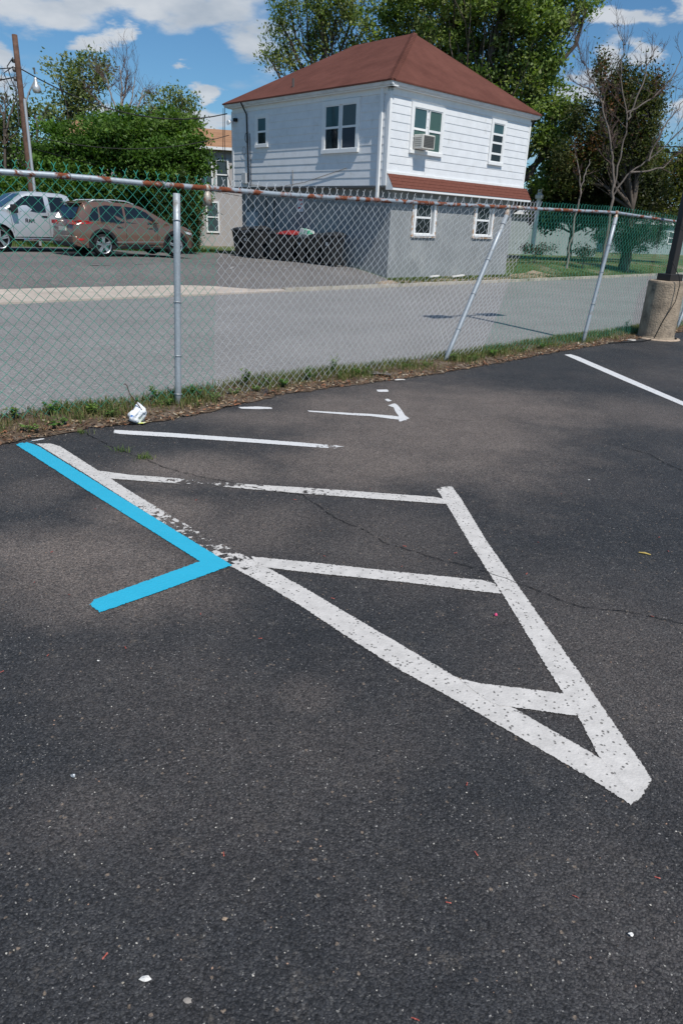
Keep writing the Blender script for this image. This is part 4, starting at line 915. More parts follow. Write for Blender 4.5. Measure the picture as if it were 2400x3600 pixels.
for a0, a1, z in ((1.85, 3.24, 1.28), (5.6, 6.96, 1.30)):
    mb = MB(); fbox(mb, GR, a0, a1, z, z + .05, 0, .075); fbox(mb, GR, a0, a0 + .06, z + .05, 2.64, 0, .045); fbox(mb, GR, a1 - .06, a1, z + .05, 2.64, 0, .045); mb.build('wood_trim', WOODT, house)
# window air conditioner
mb = MB(); fbox(mb, FR, 1.50, 2.14, 4.16, 4.60, .05, .48); ac = thing('air_conditioner', 'white window air conditioner in the double window of the sunlit wall', 'air conditioner', FR(1.8, 4.16, .2))
mb = MB(); fbox(mb, FR, 1.50, 2.14, 4.16, 4.60, .056, .48); mb.build('case', M('ac_case', (.66, .64, .58), .55, .3, var=.12, vscale=5), ac, bevel=.015)
mb = MB()
for k in range(7): fbox(mb, FR, 1.56, 2.08, 4.215 + k * .05, 4.215 + k * .05 + .022, .481, .49)
mb.build('grille', M('ac_grille', (.13, .13, .12), .6), ac)
mb = MB(); fbox(mb, FR, 1.54, 2.10, 4.195, 4.565, .4805, .4815); mb.build('coil', M('ac_coil', (.10, .10, .095), .7, var=.3, vscale=20), ac)
mb = MB()
for k in range(5): fbox(mb, FR, 1.492, 1.499, 4.24 + k * .06, 4.27 + k * .06, .12, .40)
mb.build('side_vent', M('ac_vent', (.3, .29, .26), .6), ac)
# roof vent pipe, floodlight, service cables, meter boxes
mb = MB(HX); mb.lathe([(.05, 6.2), (.05, 6.55), (.065, 6.55), (.065, 6.62)], (.55, 5.6, 0), 10) if False else mb.tube([(.62, 5.75, 6.25), (.62, 5.75, 6.68)], .045, 10); mb.build('vent_pipe', M('vent_pipe', (.10, .09, .085), .7), roof)
BLK = M('black_cable2', (.012, .012, .013), .6)
mb = MB(); mb.tube([FL(8.25, 6.0, .30), FL(8.2, 5.6, .06), FL(8.18, 4.9, .05), FL(8.12, 2.9, .05)], .028, 7); mb.tube([FL(8.02, 4.9, .05), FL(7.98, 4.0, .05), FL(7.95, 2.95, .05)], .014, 6); mb.build('service_cable', BLK, house)
mb = MB(); mb.tube([FL(9.5, 5.9, .2), FL(9.45, 4.8, .3), FL(9.42, 3.6, .28), FL(9.3, 2.9, .1)], .014, 6); mb.tube([FL(9.62, 5.9, .2), FL(9.52, 4.4, .34), FL(9.3, 3.3, .28)], .012, 6); mb.build('drop_cable', BLK, house)
mb = MB(); mb.tube([FL(8.1, 4.98 + .18 * math.cos(t), .07) if False else FL(8.2 + .1 * math.sin(t), 4.75 + .17 * math.cos(t), .07) for t in np.linspace(0, 6.28, 14)], .012, 5); mb.tube([FL(8.42 + .12 * math.sin(t), 4.28 + .15 * math.cos(t), .05) for t in np.linspace(0, 6.28, 14)], .006, 5); mb.build('cable_loop', BLK, house)
mb = MB(); mb.tube([FL(8.1, 3.0, .06), FL(7.6, 2.98, .06), FL(6.5, 2.86, .1), FL(4.5, 3.06, .05), FL(2.2, 3.5, .04)], .011, 5); mb.tube([FL(5.25, 3.5, .04), FL(5.24, 2.92, .04)], .013, 5); mb.build('loose_wire', M('grey_wire', (.25, .23, .21), .7), house)
mb = MB(); fbox(mb, FL, 8.22, 8.5, 3.05, 3.45, .03, .14); mb.build('junction_box', M('box_grey', (.50, .52, .53), .6), house)
mb = MB(); fbox(mb, GL, 8.1, 8.75, 1.35, 1.95, .0, .22); mb.build('meter_box', M('meter_grey', (.42, .46, .48), .55), house, bevel=.02)
mb = MB(); mb.tube([GL(8.9, 2.9, .06), GL(8.9, .5, .06)], .04, 8); mb.tube([GL(8.3, 2.9, .05), GL(8.3, 1.95, .05)], .03, 8); mb.build('conduit', M('meter_grey', (.4, .44, .46)), house)
mb = MB(); mb.lathe([(.11, 0), (.11, .08), (.09, .1)], (0, 0, 0), 16); mb.v = [tuple(np.array(GL(8.45, 2.25, .0)) + np.array((-E1[0], -E1[1], 0)) * z + E2 * x + np.array((0, 0, 1)) * y) for x, y, z in mb.v]; mb.build('meter_dial', M('meter_glass', (.2, .22, .22), .15), house)
mb = MB(); mb.tube([GL(7.5, 2.9, .06), GL(7.45, 2.0, .07), GL(7.6, 1.2, .07)], .018, 6); mb.tube([GL(6.9, 2.9, .06), GL(6.95, 1.9, .07), GL(6.85, 1.0, .07)], .018, 6); mb.build('wall_cable', BLK, house)
mb = MB(); mb.lathe([(.03, 0), (.05, .05), (.09, .14), (.095, .16)], (0, 0, 0), 12); mb.v = [tuple(np.array(FL(9.1, 5.42, .10)) + E2 * x * 1 + np.array((0, 0, 1)) * (y - z * .5) + np.array((-E1[0], -E1[1], 0)) * z + E2 * z * .8) for x, y, z in mb.v]; fl = mb.build('floodlight', WTRIM, house)
mb = MB(); fbox(mb, FL, 8.86, 9.02, 5.38, 5.50, .03, .15); mb.build('sensor', BLK, fl)
# notice on the grey wall
sg = thing('wall_notice', 'small white notice with red marks on the shaded grey wall', 'sign', GL(5.2, 2.1, .02)); mb = MB(); fbox(mb, GL, 5.1, 5.5, 2.02, 2.62, .006, .02); mb.build('board', M('notice_white', (.72, .72, .72), .6), sg)
mb = MB()
for zc, aa in ((2.46, (5.2, 5.4)), (2.30, (5.17, 5.3)), (2.16, (5.25, 5.43))): fbox(mb, GL, aa[0], aa[1], zc - .035, zc + .035, .0205, .0225)
mb.build('printed_mark', M('notice_red', (.5, .06, .06), .6), sg)
for i, (a, z, o, L_, lb) in enumerate(((3.0, .22, .35, .55, 'white plank scrap nearest the house corner on the dry grass'), (4.3, .2, .5, .75, 'longer white plank on the dry grass before the house'))):
    mb = MB(); P = HX(a, LV - o, farz(18, 17.9) + .06)
    mb.box((-L_ / 2, -.05, 0), (L_ / 2, .05, .05)); mb.v = [(P[0] + E1[0] * x - E1[1] * y, P[1] + E1[1] * x + E1[0] * y, P[2] + z + x * .06) for x, y, z in mb.v]
    tag(mb.build('plank_scrap', M('white_plank', (.72, .7, .66), .7, var=.15)), lb, 'plank')

# ================================================================== WHEELED BINS ALONG THE GREY WALL
BIN = M('black_bin_plastic', (.020, .021, .023), .42, .5, var=.2, vscale=5)
def bin_(v, u, w, h, label, lid, seed):
    rr = random.Random(seed); g = farz(*[(lambda P: (float(P @ E1), float(P @ E2)))(np.array(HX(u, v, 0)))][0]) + .014
    t = thing('wheeled_bin', label, 'bin', HX(u, v, g), 'wheeled bins against the grey wall'); tw = rr.uniform(-.16, .16)
    X = lambda x, y, z: HX(u + x + y * tw, v + y - x * tw, g + z)
    mb = MB(X); b, tp = .42, .5
    mb.prism([(-.62 * .5 * .78, -w * .33, .06), (.3 * .8, -w * .33, .06), (.3 * .8, w * .33, .06), (-.62 * .5 * .78, w * .33, .06)], [(-.36, -w * .44, h - .12), (.31, -w * .44, h - .12), (.31, w * .44, h - .12), (-.36, w * .44, h - .12)])
    body = mb.build('body', BIN, t, bevel=.02)
    mb = MB(X); mb.prism([(-.39, -w * .5, h - .12), (.34, -w * .5, h - .12), (.34, w * .5, h - .12), (-.39, w * .5, h - .12)], [(-.39, -w * .5, h - .07), (.34, -w * .5, h - .03), (.34, w * .5, h - .03), (-.39, w * .5, h - .07)])
    for (k0, z0), (k1, z1) in (((.94, 0.0), (.80, .045)), ((.80, .045), (.5, .085))):
        mb.prism([(-.38 * k0, -w * .48 * k0, h - .07 + z0), (.33 * k0, -w * .48 * k0, h - .03 + z0), (.33 * k0, w * .48 * k0, h - .03 + z0), (-.38 * k0, w * .48 * k0, h - .07 + z0)], [(-.38 * k1, -w * .48 * k1, h - .07 + z1), (.33 * k1, -w * .48 * k1, h - .03 + z1), (.33 * k1, w * .48 * k1, h - .03 + z1), (-.38 * k1, w * .48 * k1, h - .07 + z1)])
    mb.build('lid', lid, t, bevel=.012)
    mb = MB(X); mb.tube([(.36, -w * .3, h - .1), (.36, w * .3, h - .1)], .016, 8); mb.build('handle', BIN, t)
    for s in (-1, 1):
        mb = MB(X); mb.tube([(.27, s * w * .40, .12), (.27, s * w * .47, .12)], .12, 14); mb.build('wheel', BIN, t)
    if seed % 2:
        mb = MB(X); mb.quad((-.352 + .0, -.07, h * .62), (-.352, .07, h * .62), (-.362, .07, h * .72), (-.362, -.07, h * .72)); mb.build('sticker', M('bin_sticker', (.30, .32, .34), .6), body)
REDL = M('red_lid', (.26, .025, .025), .5); BLUEB = M('slate_bin', (.055, .065, .075), .55)
LB = ['leftmost black wheeled bin beside the grass', 'second black wheeled bin from the left', 'third black wheeled bin, standing a little forward', 'black wheeled bin with a grey sticker left of the red lid', 'wheeled bin with a red lid', 'slate wheeled bin under the green and white carton', 'second black wheeled bin from the right end', 'rightmost black wheeled bin before the bare grey wall']
vv = 8.95
for i in range(8):
    w = [.64, .62, .68, .64, .74, .62, .70, .72][i]
    bin_(vv - w / 2, [.2, .1, -.12, .16, .05, .2, .1, -.02][i], w, [1.16, 1.06, 1.24, 1.10, 1.12, 1.04, 1.08, 1.16][i], LB[i], REDL if i == 4 else (BLUEB if i == 5 else BIN), i); vv -= w + [.16, .22, .20, .24, .18, .22, .22, 0][i]
ct = np.array(HX(.2, 4.30, -.12)); mb = MB(lambda x, y, z: tuple(ct + E2 * x - E1 * y + np.array((0, 0, 1)) * z)); 
mb.prism([(-.30, -.2, 1.24), (.28, -.2, 1.30), (.28, .2, 1.30), (-.30, .2, 1.24)], [(-.24, -.16, 1.45), (.22, -.18, 1.52), (.20, .18, 1.54), (-.26, .18, 1.46)])
tag(mb.build('carton', M('green_carton', (.05, .34, .2), .6, col2=(.55, .57, .55), thr=(.47, .5), c2scale=4.5)), 'green and white carton lying on the bins', 'carton')

# ================================================================== PARKED CARS
def interp(pts, x): return float(np.interp(x, [a for a, _ in pts], [b for _, b in pts]))
def smooth_prof(pts, n=6):
    return pts
TYRE = M('tyre_rubber', (.014, .014, .015), .85, .2); DGLASS = M('car_glass', (.008, .011, .012), .06, .7); CLAD = M('black_cladding', (.018, .018, .019), .6, .3)
CHROME = M('chrome_trim', (.7, .7, .7), .15, .6, metal=1.0); RIM = M('alloy_rim', (.55, .55, .56), .3, .5, metal=.8)
def car(name, label, X, top, W, belt, wheels, sill, roofw, paint, windows, clad, ends, hw_ends, doors, handles, group):
    """X maps (x forward, y left, z) to world; top: profile (x,z); windows: side polygons"""
    t = thing(name, label, 'car' if name != 'pickup_truck' else 'truck', X(0, 0, 0), group)
    x0, x1 = top[0][0], top[-1][0]
    def hw(x, z):
        e = interp(hw_ends, x); h = W / 2 * e
        if z > belt:
            zt = 1.0; k = (z - belt) / (max(p[1] for p in top) - belt); h *= 1 - (1 - roofw) * k
        else:
            k = (belt - z) / (belt - sill); h *= 1 - .035 * (2 * k - 1) ** 2 if k < 1 else .95
        return h
    def zbot(x):
        z = interp(ends, x)
        for wx, r in wheels:
            d = abs(x - wx); ra = r + .07
            if d < ra: z = max(z, r + math.sqrt(max(0, ra * ra - d * d)))
        return z
    xs = sorted(set(list(np.linspace(x0, x1, 74)) + [p[0] for p in top] + [wx + s * (r + .07) * f for wx, r in wheels for s in (-1, 1) for f in (.999, .9, .7)]))
    mb = MB(X); NZ = 11; cols = []
    for x in xs:
        zt = interp(top, x); zb = min(zbot(x), zt - .02); col = []
        for s in (1, -1):
            c = []
            for j in range(NZ + 1):
                z = zb + (zt - zb) * (j / NZ); h = hw(x, z)
                if j == NZ: h -= .07
                elif j == NZ - 1: z = zt - min(.05, (zt - zb) * .1); h = hw(x, z) - .012
                c.append(mb.p(x, s * h, z))
            col.append(c)
        m_ = mb.p(x, 0, zt + .018); col.append(m_); cols.append(col)
    for a, b in zip(cols[:-1], cols[1:]):
        for s in (0, 1):
            for j in range(NZ): mb.f.append([a[s][j], b[s][j], b[s][j + 1], a[s][j + 1]])
            mb.f.append([a[s][NZ], b[s][NZ], b[2], a[2]])
    for c in (cols[0], cols[-1]): mb.f.append(c[0] + [c[2]] + c[1][::-1])
    body = mb.build('body', paint, t, smooth=True)
    m = body.modifiers.new('edge', 'EDGE_SPLIT'); m.split_angle = R(38)
    # dark floor pan so that the arches read as holes
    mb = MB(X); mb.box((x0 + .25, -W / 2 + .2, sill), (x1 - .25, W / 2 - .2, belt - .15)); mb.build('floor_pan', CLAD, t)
    def panel(pts, off, nm, mat, parent=t, sides=(1, -1), th=.0):
        for s in sides:
            pp = []
            for i in range(len(pts)):
                (ax, az), (bx, bz) = pts[i], pts[(i + 1) % len(pts)]
                for k in range(4): pp.append((ax + (bx - ax) * k / 4, az + (bz - az) * k / 4))
            mb = MB(X); cx = sum(p[0] for p in pp) / len(pp); cz = sum(p[1] for p in pp) / len(pp)
            c = mb.p(cx, s * (hw(cx, cz) + off), cz); r = [mb.p(x, s * (hw(x, z) + off), z) for x, z in pp]
            for i in range(len(r)): mb.f.append([c, r[i], r[(i + 1) % len(r)]])
            mb.build(nm, mat, parent)
    for w in windows: panel(w, .008, 'side_window', DGLASS)
    # arch cladding + wheels
    for wx, r in wheels:
        for s in (1, -1):
            if clad:
                mb = MB(X); ang = np.linspace(-.12, math.pi + .12, 19); ri, ro = r + .045, r + .145
                P = [(wx + math.cos(a) * rr, max(sill - .02, r + math.sin(a) * rr)) for a in ang for rr in (ri, ro)]
                idx = [mb.p(x, s * (hw(x, z) + .012), z) for x, z in P]; ix2 = [mb.p(x, s * (hw(x, z) - .06), z) for x, z in P]
                for k in range(18): mb.f.append([idx[2 * k], idx[2 * k + 1], idx[2 * k + 3], idx[2 * k + 2]]); mb.f.append([idx[2 * k], idx[2 * k + 2], ix2[2 * k + 2], ix2[2 * k]])
                mb.build('arch_cladding', CLAD, t)
            yo = s * (W / 2 - .02); mb = MB(lambda x, y, z: X(wx + x, yo - s * y, r + z))
            prof = [(.0, .72), (.02, .93), (.05, 1.0), (.17, 1.0), (.2, .93), (.2, .6)]; rings = [[mb.p(r * k * math.cos(2 * math.pi * i / 28), y, r * k * math.sin(2 * math.pi * i / 28)) for i in range(28)] for y, k in prof]
            for a, b in zip(rings[:-1], rings[1:]):
                for i in range(28): mb.f.append([a[i], a[(i + 1) % 28], b[(i + 1) % 28], b[i]])
            wh = mb.build('wheel', TYRE, t, smooth=True)
            mb = MB(lambda x, y, z: X(wx + x, yo - s * y, r + z)); Rr = r * .72
            rings = [[mb.p(Rr * k * math.cos(2 * math.pi * i / 28), y, Rr * k * math.sin(2 * math.pi * i / 28)) for i in range(28)] for y, k in ((.0, 1.0), (.01, .93), (.08, .9))]
            for a, b in zip(rings[:-1], rings[1:]):
                for i in range(28): mb.f.append([a[i], a[(i + 1) % 28], b[(i + 1) % 28], b[i]])
            for k in range(5):
                for da in (-.14, .14):
                    a = 2 * math.pi * k / 5 + .3; d = (math.cos(a), math.sin(a)); n = (-d[1], d[0]); e = a + da; q = (math.cos(e) * Rr * .95, math.sin(e) * Rr * .95)
                    mb.prism([(n[0] * .03, .015, n[1] * .03), (-n[0] * .03, .015, -n[1] * .03), (q[0] - n[0] * .022, .012, q[1] - n[1] * .022), (q[0] + n[0] * .022, .012, q[1] + n[1] * .022)],
                             [(n[0] * .03, .05, n[1] * .03), (-n[0] * .03, .05, -n[1] * .03), (q[0] - n[0] * .022, .05, q[1] - n[1] * .022), (q[0] + n[0] * .022, .05, q[1] + n[1] * .022)])
            mb.build('rim', RIM, wh)
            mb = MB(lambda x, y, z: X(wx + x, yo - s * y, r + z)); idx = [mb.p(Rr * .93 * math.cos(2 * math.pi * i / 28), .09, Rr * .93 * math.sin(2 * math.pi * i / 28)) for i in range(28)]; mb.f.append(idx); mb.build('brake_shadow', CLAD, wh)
    for xa, za, xb, zb_ in doors:
        for s in (1, -1):
            mb = MB(X); n_ = 8; L = []
            for k in range(n_ + 1):
                f = k / n_; x, z = xa + (xb - xa) * f, za + (zb_ - za) * f; L.append((mb.p(x - .005, s * (hw(x, z) + .004), z), mb.p(x + .005, s * (hw(x, z) + .004), z)))
            for a, b in zip(L[:-1], L[1:]): mb.f.append([a[0], a[1], b[1], b[0]])
            mb.build('door_seam', CLAD, t)
    for hx, hz in handles:
        for s in (1, -1):
            mb = MB(X); y = hw(hx, hz); mb.box((hx - .10, s * y - .005, hz - .018), (hx + .10, s * y + s * .035, hz + .022)) if s > 0 else mb.box((hx - .10, -y - .035, hz - .018), (hx + .10, -y + .005, hz + .022)); mb.build('door_handle', paint if name != 'pickup_truck' else CLAD, t, bevel=.01)
    return t, panel, hw, X
def carX(P, d, g):
    d = np.array(d) / np.linalg.norm(d); lft = np.array([-d[1], d[0], 0])
    return lambda x, y, z: tuple(P + d * x + lft * y + np.array([0, 0, g + z]))
# copper SUV: driver's right flank faces the camera; near rear wheel stands at pixel (370, 903)
gz = farz(11.5, 23.5) + .014
Wn = gnd(370, 903, gz); d1 = E1; lf = np.array([-d1[1], d1[0], 0])
SP = Wn + d1 * 0 + lf * .90; SP[2] = 0
SX0 = carX(SP, d1, gz); SX = lambda x, y, z: SX0(x + .0, y, z)
COPPER = M('copper_paint', (.185, .108, .08), .22, .5, metal=.35, var=.05, coat=.6)
suv_top = [(-.93, .62), (-.92, .98), (-.86, 1.06), (-.80, 1.12), (-.55, 1.52), (-.48, 1.60), (-.2, 1.64), (.4, 1.665), (1.0, 1.65), (1.45, 1.58), (1.75, 1.46), (2.45, 1.10), (2.6, 1.06), (3.1, .99), (3.42, .88), (3.52, .72), (3.55, .55)]
suv, pan, hwf, _ = car('suv', 'copper brown SUV parked behind the green mesh, tail lamps to the left', SX, suv_top, 1.85, 1.05, [(0, .36), (2.67, .36)], .26, .80, COPPER,
    [[(-.42, 1.10), (-.10, 1.10), (-.06, 1.50), (-.22, 1.47), (-.40, 1.22)], [(-.04, 1.08), (.78, 1.05), (.78, 1.55), (.2, 1.56), (-.01, 1.51)], [(.86, 1.05), (1.95, 1.02), (1.98, 1.10), (1.62, 1.40), (1.3, 1.52), (.86, 1.55)]],
    True, [(-.93, .34), (-.6, .28), (0, .26), (2.67, .26), (3.55, .30)], [(-.93, .86), (-.8, .93), (-.4, .985), (.4, 1.0), (2.4, 1.0), (3.1, .94), (3.4, .82), (3.55, .66)],
    [(.82, .42, .82, 1.05), (1.95, .55, 2.02, 1.02), (.28, .80, -.02, 1.06)], [(.62, .93), (1.7, .92)], 'cars parked in the far lot')
pan([(-.55, .26), (-.15, .25), (2.5, .25), (3.5, .3), (3.5, .40), (2.5, .40), (.3, .40), (-.92, .48)], .010, 'sill_cladding', CLAD)
pan([(.45, .44), (2.2, .47), (2.2, .50), (.45, .475)], .014, 'chrome_strip', CHROME)
REDG = M('tail_lamp_red', (.50, .012, .012), .12, .6, coat=.5)
pan([(-.91, .96), (-.62, .98), (-.28, 1.02), (-.50, 1.08), (-.72, 1.10), (-.86, 1.06)], .012, 'tail_lamp', REDG)
pan([(-.925, .50), (-.70, .49), (-.62, .54), (-.92, .57)], .012, 'reflector', REDG)
pan([(3.0, .86), (3.42, .78), (3.46, .70), (3.15, .76)], .012, 'headlamp', M('headlamp_glass', (.6, .62, .64), .1, .6))
mb = MB(SX); mb.quad((-.835, -.72, 1.13), (-.835, .72, 1.13), (-.575, .60, 1.525), (-.575, -.60, 1.525)); mb.v = [(a, b, c + .012) for a, b, c in mb.v]; mb.build('rear_window', DGLASS, suv)
for s in (-1, 1):
    mb = MB(SX); mb.box((-.945, min(s * .45, s * .80), .96), (-.90, max(s * .45, s * .80), 1.07)); mb.build('rear_lamp', REDG, suv)
mb = MB(SX); mb.prism([(-.97, -.78, .34), (-.97, .78, .34), (-.97, .78, .62), (-.97, -.78, .62)], [(-.86, -.86, .34), (-.86, .86, .34), (-.86, .86, .62), (-.86, -.86, .62)]); mb.build('rear_bumper', COPPER, suv, bevel=.03)
mb = MB(SX); mb.box((-.975, -.80, .30), (-.85, .80, .43)); mb.build('bumper_skid', CLAD, suv, bevel=.02)
mb = MB(SX); mb.box((-.955, -.26, .76), (-.925, .26, .88)); mb.build('licence_plate', M('plate', (.6, .58, .5), .5), suv)
mb = MB(SX); mb.prism([(-.66, -.62, 1.585), (-.66, .62, 1.585), (-.36, .66, 1.63), (-.36, -.66, 1.63)], [(-.66, -.62, 1.61), (-.66, .62, 1.61), (-.36, .66, 1.66), (-.36, -.66, 1.66)]); mb.build('roof_spoiler', COPPER, suv)
for s in (-1, 1):
    mb = MB(SX); mb.tube([(-.25, s * .62, 1.64), (-.1, s * .63, 1.70), (.5, s * .64, 1.73), (1.0, s * .63, 1.71), (1.3, s * .61, 1.63)], .020, 8); mb.build('roof_rail', M('satin_rail', (.6, .61, .62), .35, .5, metal=.6), suv)
    mb = MB(SX); mb.box((1.80, s * .93 if s > 0 else -1.12, 1.06), (1.95, 1.12 if s > 0 else -.93, 1.20)); mb.build('wing_mirror', COPPER, suv, bevel=.03)
mb = MB(SX); mb.quad((1.78, -.58, 1.46), (1.78, .58, 1.46), (2.42, .70, 1.13), (2.42, -.70, 1.13)); mb.v = [(a, b, c + .014) for a, b, c in mb.v]; mb.build('windshield', DGLASS, suv)
# silver pickup: nose to the left, left flank towards the camera
gt = farz(7.5, 25) + .014
Tn = gnd(8, 886, gt); dT = -E1; lT = np.array([-dT[1], dT[0], 0]); TP = Tn - lT * .97; TP[2] = 0
TX = carX(TP, dT, gt)
SILV = M('silver_paint', (.50, .53, .56), .3, .5, metal=.35, var=.04, coat=.6)
tr_top = [(-4.75, .9), (-4.72, 1.30), (-2.72, 1.34), (-2.70, 1.36), (-2.66, 1.45), (-2.50, 1.82), (-2.3, 1.88), (-1.6, 1.905), (-1.2, 1.89), (-.95, 1.82), (-.22, 1.36), (.0, 1.30), (.75, 1.24), (.92, 1.15), (1.0, .9), (1.02, .6)]
tr, pan, hwt, _ = car('pickup_truck', 'silver extended cab pickup truck cut off by the left picture edge', TX, tr_top, 2.0, 1.28, [(0, .41), (-3.57, .41)], .36, .80, SILV,
    [[(-2.42, 1.34), (-1.78, 1.31), (-1.78, 1.76), (-2.28, 1.76)], [(-1.62, 1.30), (-.45, 1.26), (-.38, 1.34), (-.90, 1.70), (-1.05, 1.76), (-1.62, 1.77)]],
    False, [(-4.75, .55), (-3.0, .45), (-.6, .42), (1.02, .42)], [(-4.75, .97), (-4, .99), (0, 1.0), (.7, .97), (1.02, .88)],
    [(-1.70, .50, -1.70, 1.28), (-2.56, .50, -2.56, 1.3), (-.48, .6, -.42, 1.26), (-2.71, .5, -2.71, 1.33)], [(-1.55, 1.14)], 'cars parked in the far lot')
mb = MB(TX); mb.quad((-.94, -.64, 1.81), (-.94, .64, 1.81), (-.24, .82, 1.37), (-.24, -.82, 1.37)); mb.v = [(a, b, c + .02) for a, b, c in mb.v]; mb.build('windshield', DGLASS, tr)
for s in (-1, 1):
    mb = MB(TX); mb.tube([(-.75, s * 1.0, .40), (-2.6, s * 1.0, .40)], .045, 10); mb.build('side_step', CHROME, tr)
    mb = MB(TX); mb.box((-.62, .99 if s > 0 else -1.24, 1.22), (-.45, 1.24 if s > 0 else -.99, 1.48)); mb.build('wing_mirror', CLAD, tr, bevel=.03)
pan([(-2.6, .46), (-.5, .46), (-.5, .49), (-2.6, .49)], .012, 'chrome_strip', CHROME)
mb = MB(TX); mb.box((.95, -.92, .45), (1.12, .92, .72)); mb.build('front_bumper', CHROME, tr, bevel=.04)
mb = MB(TX); mb.tube([(.55, -.8, 1.25), (.5, -.8, 2.0)], .006, 5); mb.build('antenna', CLAD, tr)
# door badge lettering (three dark capitals)
mb = MB(TX); zb, h, x = .94, .11, -.98; S = lambda x, z: (x, hwt(x, z) + .014, z)
def stroke(a, b, w=.022):
    (x0, z0), (x1, z1) = a, b; L = math.hypot(x1 - x0, z1 - z0); nx, nz = -(z1 - z0) / L * w / 2, (x1 - x0) / L * w / 2
    mb.quad(S(x0 - nx, z0 - nz), S(x1 - nx, z1 - nz), S(x1 + nx, z1 + nz), S(x0 + nx, z0 + nz))
# reading direction runs towards the tail of the truck as seen from its left flank
def gl(x, segs):
    for (a, b) in segs: stroke((x - a[0] * .10, zb + a[1] * h), (x - b[0] * .10, zb + b[1] * h))
gl(-.90, [((0, 0), (0, 1)), ((0, 1), (.7, 1)), ((.7, 1), (.7, .5)), ((.7, .5), (0, .5)), ((.3, .5), (.75, 0))])
gl(-1.00, [((0, 0), (.4, 1)), ((.4, 1), (.8, 0)), ((.2, .4), (.6, .4))])
gl(-1.10, [((0, 0), (0, 1)), ((0, 1), (.4, .4)), ((.4, .4), (.8, 1)), ((.8, 1), (.8, 0))])
mb.build('door_badge', CLAD, tr, fixn=False)

# ================================================================== BACKGROUND BUILDINGS
def shed(name, label, cat, P, d, L, Dp, h, wallm, roofm, rise, wins, group=None, hip=.0, ov=.25):
    """P: near left corner on the ground, d: direction along the front, depth goes to the left of d"""
    P = np.array(P, float); d = np.array([*d, 0.0]); d /= np.linalg.norm(d); n = np.array([-d[1], d[0], 0]); g = P[2]
    X = lambda x, y, z: tuple(P + d * x + n * y + np.array([0, 0, z]))
    t = thing(name, label, cat, tuple(P), group)
    mb = MB(X); mb.box((0, 0, -.3), (L, Dp, h)); mb.build('wall', wallm, t)
    mb = MB(X); a = [(-ov, -ov, h), (L + ov, -ov, h), (L + ov, Dp + ov, h), (-ov, Dp + ov, h)]; r = [(hip, Dp / 2, h + rise), (L - hip, Dp / 2, h + rise)]
    k = [mb.p(*p) for p in a]; b = [mb.p(p[0], p[1], p[2] - .16) for p in a]; q = [mb.p(*p) for p in r]
    mb.f += [[k[0], k[1], q[1], q[0]], [k[1], k[2], q[1]], [k[2], k[3], q[0], q[1]], [k[3], k[0], q[0]], b[::-1]] + [[k[i], b[i], b[(i + 1) % 4], k[(i + 1) % 4]] for i in range(4)]
    rf = mb.build('roof', roofm, t)
    mb = MB(X); mb.box((-ov - .03, -ov - .05, h - .16), (L + ov + .03, -ov - .003, h - .02)); mb.build('fascia', WTRIM, t)
    for (x0, x1, z0, z1) in wins:
        mb = MB(X)
        for q in ((x0, x1, z1 - .09, z1), (x0, x1, z0, z0 + .09), (x0, x0 + .08, z0 + .09, z1 - .09), (x1 - .08, x1, z0 + .09, z1 - .09), (x0 + .08, x1 - .08, (z0 + z1) / 2 - .03, (z0 + z1) / 2 + .03)): mb.box((q[0], -.06, q[2]), (q[1], -.002, q[3]))
        w = mb.build('window', WTRIM, t); mb = MB(X); mb.quad((x0 + .08, -.02, z0 + .09), (x1 - .08, -.02, z0 + .09), (x1 - .08, -.02, z1 - .09), (x0 + .08, -.02, z1 - .09)); mb.build('pane', M('far_pane', (.05, .07, .08), .1, .6), w)
    return t, X
c0 = atd(655, 815, 44); c0[2] = .25
TAUPE = M('taupe_siding', (.40, .37, .36), .8, .2, var=.08, vscale=.7, bump=.2, bscale=3)
shed('apartment_house', 'taupe two storey house with tan roof glimpsed beside the white house', 'house', np.array([c0[0] - 6, c0[1] - 1.2, .25]), (1, .22), 22, 9, 5.1, TAUPE, shingles('tan_shingle', (.30, .165, .095), (.40, .23, .135), 6.0), 1.35,
     [(7.0, 7.75, 2.9, 4.5), (7.9, 8.65, 2.9, 4.5), (7.3, 8.05, .6, 2.3), (10.0, 10.75, .6, 2.3), (11.3, 12.1, 2.9, 4.5)], ov=.35)
c1 = atd(95, 640, 52)
shed('grey_cottage', 'small grey cottage behind the utility pole at far left', 'house', np.array([c1[0] - 2, c1[1], .3]), (1, .1), 5.0, 7, 3.4, M('slate_wall', (.17, .18, .20), .85, var=.1), shingles('slate_roof', (.08, .085, .09), (.13, .13, .14), 4.0), 1.9, [(1.4, 2.2, 1.0, 2.3)])
c2 = gnd(1790, 892, .15)
PALE = M('pale_metal_wall', (.30, .345, .35), .6, .3, var=.06, vscale=.6)
w2, WX = shed('pale_garage', 'long low pale garage wall seen through the green mesh at right', 'garage', np.array([c2[0] - 1.0, c2[1], .12]), (1, .27), 7.9, 6, 2.75, PALE, M('pale_roof', (.52, .54, .55), .7, var=.1), .5, [])
c3 = gnd(2150, 893, .15)
w3, WX3 = shed('pale_house', 'pale house behind the dark evergreen at far right', 'house', np.array([c3[0] + 1.5, c3[1] + 5, .12]), (1, .35), 16, 7, 2.7, M('pale_blue_wall', (.30, .36, .365), .7, var=.06), M('grey_roof2', (.16, .16, .165), .9, var=.1), 1.7, [(2.0, 3.0, .9, 2.0), (6.2, 7.2, .9, 2.0)])
mb = MB(); q0 = gnd(1815, 880, .2)
chim = thing('vent_stack', 'white vent stack peeking over the fence rail beside the house', 'vent', (q0[0], q0[1], .2))
P = atd(1893, 700, 44)
